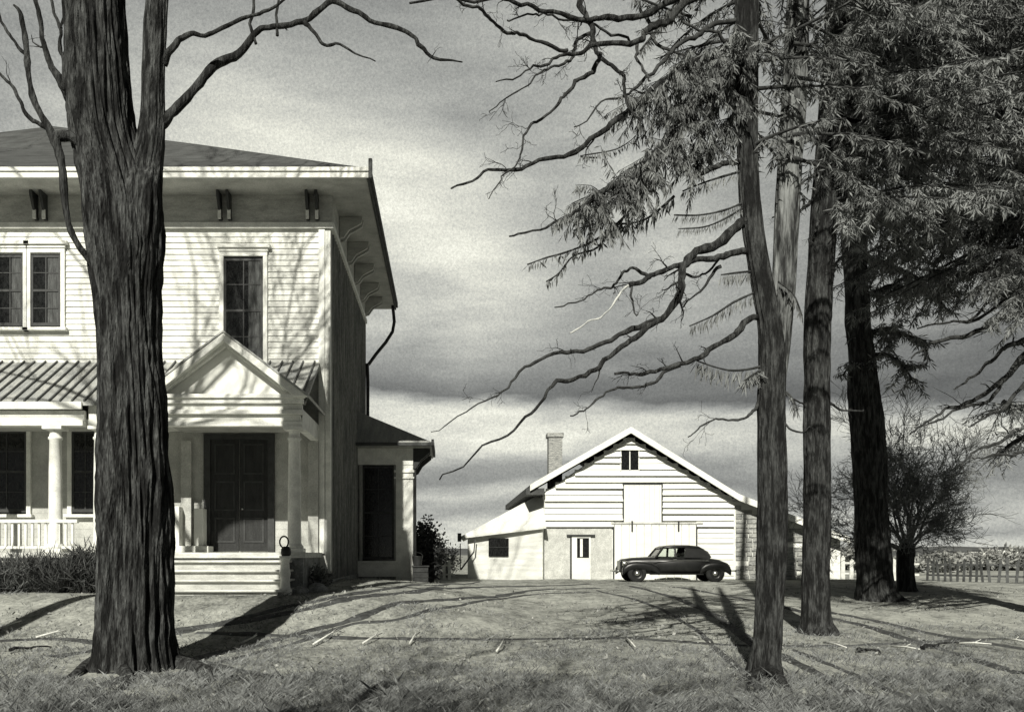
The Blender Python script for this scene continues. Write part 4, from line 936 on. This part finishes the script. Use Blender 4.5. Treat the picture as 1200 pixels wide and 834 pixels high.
# ---- T2
b = onground(957, 742); d2 = b.y
t2 = empty('pine_tree', tuple(b), 'middle conifer of the group with a straight dark lower trunk and pale sunlit upper bark', 'tree', 'tall conifers on the right')
trunkmesh(t2, [(957, 752, d2, 26), (957, 740, d2, 20), (956, 725, d2, 16), (956, 680, d2, 14.5), (957, 600, d2, 14.5), (957, 500, d2, 14), (957, 430, d2, 14), (958, 390, d2, 14), (961, 330, d2, 14), (965, 260, d2, 14), (970, 190, d2, 13.5), (976, 100, d2, 13), (982, 0, d2, 12), (990, -200, d2, 9), (1000, -400, d2, 4)],
          'barkd', 31, 90, 12, .15, 3, 'trunk', .6)
nd2 = Needles()
LL([(950, 235), (930, 250), (905, 255)], 2, 1, -.5, 1, seed=71, par=t2, D=d2)
for i, q in enumerate([[(958, 60), (935, 70), (912, 76)], [(962, 160), (940, 168), (915, 182)], [(964, 205), (945, 212), (925, 240)], [(975, 240), (960, 262), (948, 285)]]): LL(q, 2, .9, -.4, 1, seed=80+i, par=t2, D=d2)
LL([(950, 480), (935, 470), (920, 462)], 1.4, .6, -.3, 1, seed=86, par=t2, D=d2)
LL([(970, 470), (985, 480), (1000, 482), (1012, 480)], 1.6, .8, .4, 0, seed=87, par=t2, D=d2)
crown(t2, nd2, d2, lambda y: 982-y*.055, 4, 250, -130, 76, 3.8, 5.0, 63, (-95, 32), .2, .02, .026, .035)
crown(t2, nd2, d2, lambda y: 982-y*.055, 4, 60, -200, 10, 1.6, 2.4, 64, (100, 200), .17, .018, .05, .03)
nd2.build('foliage', M['needle2'], t2)

# ---- T3
b = onground(1026, 703); d3 = b.y
t3 = empty('pine_tree', tuple(b), 'farthest and thickest trunked conifer of the group with a swollen dark base', 'tree', 'tall conifers on the right')
trunkmesh(t3, [(1030, 712, d3, 30), (1028, 700, d3, 23), (1026, 685, d3, 20), (1023, 640, d3, 18), (1021, 590, d3, 17.5), (1019, 540, d3, 18), (1015, 490, d3, 18), (1011, 450, d3, 15.5), (1007, 400, d3, 13.5), (1004, 350, d3, 13), (1001, 290, d3, 13), (999, 200, d3, 13), (1000, 100, d3, 13), (1002, 0, d3, 12), (1006, -200, d3, 9), (1010, -350, d3, 4)],
          'barkd', 41, 90, 12, .15, 3, 'trunk', .8)
nd3 = Needles(); rg3 = random.Random(5)
def spray(root, nd_, pts, D, r, n, l, nl, nw, rng, step=.03):
    q = [(a, b_, D-.4*i/len(pts), r*(1-.6*i/len(pts))) for i, (a, b_) in enumerate(pts)]
    ps, rr = limb(root, q, 0, 'twig', 3, kink=.03); wood = MB()
    for k in range(n):
        p = ps[rng.randint(2, len(ps)-1)]; d = Vector((rng.gauss(0, .7), rng.gauss(0, .7), rng.uniform(-.7, .3))).normalized(); t_ = [p, p+d*l*.5, p+d*l+Vector((0, 0, -.1*l))]
        wood.tube(t_, [.012, .009, .005], 3, cap=False); comb(nd_, t_, rng, nl, nw, step, .6, .6, 2)
    comb(nd_, ps[4:], rng, nl, nw, step, .8, .4, 2); wood.build('twigs', M['twig'], root)
spray(t3, nd3, [(1012, 350), (1030, 340), (1050, 335), (1070, 345)], d3, 3, 22, .6, .26, .035, rg3)
spray(t3, nd3, [(1014, 392), (1040, 385), (1060, 392), (1085, 400)], d3, 3, 26, .7, .26, .035, rg3)
spray(t3, nd3, [(1016, 420), (1035, 415), (1055, 425), (1068, 445)], d3, 2.5, 20, .55, .24, .035, rg3)
spray(t3, nd3, [(1010, 300), (1040, 310), (1080, 330), (1105, 360)], d3, 3.5, 30, .9, .28, .035, rg3)
spray(t3, nd3, [(1008, 420), (998, 425), (988, 440)], d3, 1.8, 10, .35, .2, .03, rg3)
LL([(1015, 340), (1025, 322), (1035, 305)], 1.8, .8, -.4, 1, seed=90, par=t3, D=d3)
nd3.build('foliage', M['needle2'], t3)

# ---- T4 just off the right edge, its boughs reach into view
d4 = 19.0; x4 = X(1290, d4)
t4 = empty('pine_tree', (x4, d4, g(x4, d4)), 'broad conifer at the far right edge whose bare drooping lower boughs reach in from outside', 'tree', 'tall conifers on the right')
trunkmesh(t4, [(1290, 745, d4, 26), (1290, 720, d4, 20), (1288, 500, d4, 18), (1290, 200, d4, 16), (1292, -150, d4, 9), (1292, -300, d4, 4)], 'barkd', 51, 40, 8, .12, 3, 'trunk', .6)
nd4 = Needles(); rg4 = random.Random(9)
def T4(pts, r0, r1, seed, kids=3, kl=.7):
    n = len(pts); q = [(a, b_, d4-1.6*i/(n-1), r0+(r1-r0)*i/(n-1)) for i, (a, b_) in enumerate(pts)]
    return limb(t4, q, kids, 'twig', seed, kl, 2, .06, 6)
T4([(1290, 330), (1240, 350), (1200, 366), (1170, 375), (1135, 392), (1100, 398), (1085, 408), (1068, 420)], 5, .9, 101, 4)
T4([(1290, 370), (1240, 380), (1200, 398), (1180, 404), (1165, 418), (1142, 440), (1118, 456)], 5, .9, 102, 4)
T4([(1290, 385), (1230, 400), (1200, 415), (1172, 450), (1140, 468), (1112, 480), (1085, 495), (1066, 509)], 4.6, .9, 103, 5)
T4([(1288, 400), (1230, 410), (1198, 425), (1180, 442), (1160, 468), (1130, 476), (1100, 493), (1078, 500)], 4, .8, 104, 5)
T4([(1288, 420), (1230, 435), (1200, 450), (1172, 480), (1150, 492), (1135, 500)], 4, .8, 105, 4)
p6 = T4([(1288, 470), (1240, 485), (1200, 500), (1180, 513), (1155, 524), (1138, 532), (1126, 546)], 3.6, .8, 106, 4)
T4([(1288, 500), (1240, 515), (1200, 528), (1165, 534), (1140, 536)], 3, .8, 107, 4)
T4([(1288, 300), (1240, 320), (1190, 340), (1160, 352), (1140, 372), (1125, 378)], 4, .8, 108, 4)
T4([(1288, 340), (1230, 330), (1190, 340), (1150, 372), (1110, 378), (1075, 385)], 4, .8, 109, 4)
for pts in ([(1290, 250), (1220, 290), (1170, 310), (1130, 320), (1090, 318)], [(1290, 215), (1200, 250), (1150, 275), (1105, 290)], [(1290, 480), (1230, 500), (1195, 515), (1180, 525)], [(1290, 455), (1230, 470), (1190, 478), (1175, 470)], [(1290, 180), (1210, 210), (1140, 235), (1080, 250)]):
    spray(t4, nd4, pts, d4, 5, 26, .8, .18, .022, rg4, .04)
crown(t4, nd4, d4, 1290, 4, 310, -40, 84, 5.0, 5.6, 67, (150, 255), .19, .018, .026, .05, .26)
nd4.build('foliage', M['needle2'], t4)

# ---- small bare bushy tree by the fence
b = onground(1062, 692); d5 = b.y; rg5 = random.Random(17)
t5 = empty('small_bare_tree', tuple(b), 'small round headed bare tree full of fine twigs in front of the picket fence', 'tree')
trunkmesh(t5, [(1062, 698, d5, 14), (1062, 688, d5, 11), (1061, 665, d5, 10), (1062, 645, d5, 9.5), (1062, 635, d5, 6)], 'barkd', 5, 24, 8, .12, 3, 'trunk', .3)
base_ = P(1061, 648, d5)
for i, (ex, ey, oy) in enumerate([(1008, 600, -.8), (1018, 550, .6), (1036, 520, -.3), (1056, 508, .4), (1075, 520, -.6), (1095, 545, .5), (1108, 575, -.4), (1112, 605, .6), (1045, 560, 1.2), (1075, 575, -1.2), (995, 570, .2), (1024, 525, .1), (1060, 540, -.9)]):
    tw_ = MB(); e_ = P(ex, ey, d5+oy); l = (e_-base_).length
    grow(tw_, base_, e_-base_+Vector((0, 0, .1)), l*.86, .045, 4, rg5, .75, .02, .0062, None, (4, 6), .16); tw_.build('limb', M['twiggrey'], t5, True)

# ---- trees standing outside the frame that throw branch shadows on the house and lawn
def offtree(x, y, h, r, seed, label, lo=.5):
    z = g(x, y); t = empty('bare_tree', (x, y, z), label, 'tree', 'bare trees beside the viewpoint'); rng = random.Random(seed)
    mb = MB(); n = 12; pts = [Vector((x+.15*math.sin(i*.7), y, z-.2+h*.5*i/n)) for i in range(n+1)]; mb.tube(pts, [r*(1.2-.6*i/n) for i in range(n+1)], 20, barkdisp(seed)); mb.build('trunk', M['bark'], t, True)
    for k in range(9):
        l = MB(); a = k*2.4+rng.random(); p = pts[int(n*rng.uniform(lo, 1))]
        grow(l, p, Vector((math.cos(a)*.7, math.sin(a)*.7, rng.uniform(.5, 1.2))), h*.33, r*.38, 3, rng, .6, .12, .012, None, (3, 5), .2); l.build('limb', M['barkd'], t, True)
offtree(-9.3, 9.6, 25, .2, 5, 'bare deciduous tree left of the frame in front of the house porch', .95)
offtree(-5.5, -5.0, 15, .32, 6, 'bare deciduous tree behind the viewpoint on the left')
offtree(-1.0, -8.5, 15, .3, 9, 'bare deciduous tree straight behind the viewpoint')
offtree(4.0, -6.0, 15, .33, 12, 'bare deciduous tree behind the viewpoint on the right')
offtree(8.5, -8.0, 15, .33, 14, 'bare deciduous tree behind the viewpoint, farthest to the right')

# ================================================================== SHRUBS
def shrub(x, y, rx, ry, h, n, seed, label, m='leaf', ll=.12, lw=.05, name='shrub', group=None, up=0.0, stems=14):
    z = g(x, y); t = empty(name, (x, y, z), label, 'shrub', group); rng = random.Random(seed); st = MB(); nd_ = Needles()
    for k in range(stems):
        a = rng.uniform(0, 6.28); rr_ = math.sqrt(rng.random()); e_ = Vector((x+rx*rr_*math.cos(a), y+ry*rr_*math.sin(a), z+h*(1-.45*rr_**2)*rng.uniform(.75, 1.1)))
        s_ = Vector((x+rx*.3*rr_*math.cos(a), y+ry*.3*rr_*math.sin(a), z-.05)); mid = s_.lerp(e_, .5)+Vector((rng.gauss(0, .05), rng.gauss(0, .05), .05*h))
        st.tube([s_, mid, e_], [.018, .012, .004], 4, cap=False)
        for j in range(n//stems):
            f = rng.uniform(.2, 1.0); p = s_.lerp(mid, f*2) if f < .5 else mid.lerp(e_, f*2-1)
            p = p+Vector((rng.gauss(0, .09*rx+.03), rng.gauss(0, .09*ry+.03), rng.gauss(0, .07*h)))
            if p.z < z: p.z = z+.03
            d = Vector((rng.gauss(0, .8), rng.gauss(0, .8), rng.gauss(0, .6)+up)).normalized(); nd_.tri(p, d, ll*rng.uniform(.6, 1.3), lw, rng)
    st.build('stem', M['twig'], t); nd_.build('foliage', M[m], t); return t
shrub(X(500, 33), 33, .8, .7, 2.05, 6500, 3, 'dark leafy shrub beside the corner of the house wing', ll=.16, lw=.08, stems=34)
shrub(X(522, 40), 41.5, .8, .6, 1.5, 1200, 4, 'pale thin shrub behind the short picket fence', m='straw')
shrub(X(15, 20.2), 20.2, 1.2, .6, .78, 3600, 5, 'tangled shrub under the porch railing at the left edge', ll=.3, lw=.018, up=.9, stems=80, m='leafgrey', group='shrubs along the porch')
shrub(X(62, 20.0), 20.0, .95, .6, .72, 3600, 6, 'darkest tangled shrub under the porch column', ll=.3, lw=.02, up=.9, stems=80, group='shrubs along the porch')
shrub(X(100, 19.9), 19.9, .5, .5, .95, 2500, 7, 'tall spiky shrub between the porch railing and the big tree', ll=.28, lw=.022, up=1, stems=40, group='shrubs along the porch')
shrub(X(374, 21.2), 21.4, .26, .25, .5, 700, 9, 'small low shrub at the foot of the house corner', stems=14, m='straw')
for i, (px, D, rx, h) in enumerate([(1000, 60, 2.5, 1.9), (1095, 52, 3.2, 1.1), (1145, 60, 3.4, 1.1), (1190, 58, 3, 1.5)]):
    shrub(X(px, D), D, rx, 1.5, h, 2200, 30+i, ['loose hedge bush behind the white pickets by the barn corner', 'low brushy bush right behind the small bare tree', 'low brushy bush behind the leaning grey pickets', 'taller dark bush behind the fence at the right edge'][i], m='straw', ll=.35, lw=.12, stems=40, group='bushes beyond the fence')

# ================================================================== GRASS
def grass(n, seed):
    rng = random.Random(seed); nd_ = Needles()
    v = nd_.v; f = nd_.f
    for i in range(n):
        y = 8.6+ (rng.random()**1.7)*17; x = rng.uniform(X(-60, y), X(1260, y)); 
        c = noise.noise((x*.9, y*.9, 2)); 
        if c*.6+.35*noise.noise((x*4, y*4, 8))+rng.gauss(0, .18) < -.22+max(0, (y-11)*.05): continue
        if rng.random() < max(0, (y-12)/16): continue
        z = g(x, y)
        if (x+4.35)**2+(y-12.6)**2 < rng.uniform(.5, 1.1) or (y < 12.9 and abs(y-(12.9-.5*abs(x+4.3))) < .16 and abs(x+4.3) < 2.2): continue
        h = rng.uniform(.02, .085)*(1+.9*max(0, c))*(1.9 if rng.random() < .04 else 1)*(1.2 if y < 12 else .8); wd = .0075*y/10
        a = rng.gauss(.08, .5); b_ = rng.gauss(0, .5); a *= 1.6; k = len(v); th = rng.uniform(0, 3.14); cx, cy = math.cos(th)*wd/2, math.sin(th)*wd/2
        v += [(x-cx, y-cy, z-.01), (x+cx, y+cy, z-.01), (x+h*a*.5+cx*.6, y+h*b_*.5, z+h*.6), (x+h*a, y+h*b_, z+h)]; f.append((k, k+1, k+2)); f.append((k, k+2, k+3))
    return nd_
def litter(n, seed):
    rng = random.Random(seed); mb = MB()
    for i in range(n):
        y = 8.8+(rng.random()**1.5)*22; x = rng.uniform(X(-60, y), X(1260, y)); 
        if noise.noise((x*.5, y*.5, 6))+rng.gauss(0, .25) < 0: continue
        z = g(x, y)+.012+rng.random()*.03; r = rng.uniform(.015, .04); a = rng.uniform(0, 6.3); t = rng.gauss(0, .5); u = rng.gauss(0, .5)
        c, q = math.cos(a), math.sin(a)
        mb.add([(x+c*r, y+q*r, z+t*r), (x-q*r*.5, y+c*r*.5, z+u*r), (x-c*r, y-q*r, z-t*r), (x+q*r*.5, y-c*r*.5, z-u*r)], [(0, 1, 2, 3)])
    return mb
tag(litter(9000, 3).build('fallen_leaves', M['straw']), 'dry fallen leaves scattered over the lawn', 'leaves', kind='stuff')
o = grass(190000, 1).build('grass', mat('grass_blades', .24, .04, 4.5, .8, 0, (1, 1, .3), 28, .5), None)
tag(o, 'long uneven grass covering the foreground', 'grass', kind='stuff')

# ================================================================== STICKS
SK = [((0, 739), (25, 733), 'leftmost pale fallen stick in the foreground grass'), ((42, 750), (78, 744), 'pale fallen stick between the left edge and the big tree'),
      ((282, 757), (301, 750), 'short pale stick right of the big tree'), ((367, 758), (402, 742), 'long pale stick on the lawn in front of the porch steps'),
      ((425, 757), (448, 748), 'pale stick lying second in the row from the long one'), ((480, 757), (492, 747), 'thin pale stick in front of the house wing'),
      ((582, 766), (590, 757), 'tiny pale stick in the middle of the lawn'), ((733, 750), (748, 767), 'pale stick leaning back towards the car'),
      ((965, 756), (992, 765), 'pale stick just below the middle conifer'), ((1044, 761), (1078, 767), 'pale stick below the thick trunked conifer'),
      ((1120, 757), (1162, 761), 'pale stick left of the right edge'), ((1176, 752), (1204, 758), 'rightmost and thickest pale stick at the frame edge')]
for i, (a, b_, lab) in enumerate(SK):
    p, q = onground(*a), onground(*b_); rng = random.Random(i)
    L_ = (q-p).length
    if L_ > 1.6: q = p+(q-p)*(1.6/L_)
    p.z = g(p.x, p.y)+.05; q.z = g(q.x, q.y)+.09; m_ = p.lerp(q, .55)+Vector((rng.gauss(0, .02), rng.gauss(0, .02), .02))
    mb = MB(); r_ = .018; mb.tube([p, m_, q], [r_, r_*.8, r_*.5], 6); mb.tube([m_, m_+(q-p)*.2+Vector((.02, .05, .05))], [r_*.5, .004], 4)
    tag(mb.build('fallen_stick', M['stick'], None, True, tuple(p)), lab, 'stick', 'fallen sticks on the lawn')
for i, (a, b_, r_, lab) in enumerate([((1005, 765), (1034, 768), .05, 'dark short log in the grass below the thick trunked conifer'), ((1080, 762), (1130, 757), .04, 'dark long fallen branch in the grass at the right'), ((10, 765), (62, 762), .04, 'dark fallen branch in the grass at the left edge')]):
    p, q = onground(*a), onground(*b_); p.z = g(p.x, p.y)+.04; q.z = g(q.x, q.y)+.04; mb = MB(); mb.tube([Vector(v_)+Vector((.04*math.sin(j*1.7), .03*math.cos(j*2.1), .02*math.sin(j))) for j, v_ in enumerate(crom([tuple(p), tuple(p.lerp(q, .4)+Vector((0, .1, .03))), tuple(q)], 5))], [r_*.7*(1-.07*j) for j in range(11)], 9, barkdisp(i))
    tag(mb.build('fallen_branch', M['barkd'], None, True, tuple(p)), lab, 'branch', 'fallen branches on the lawn')
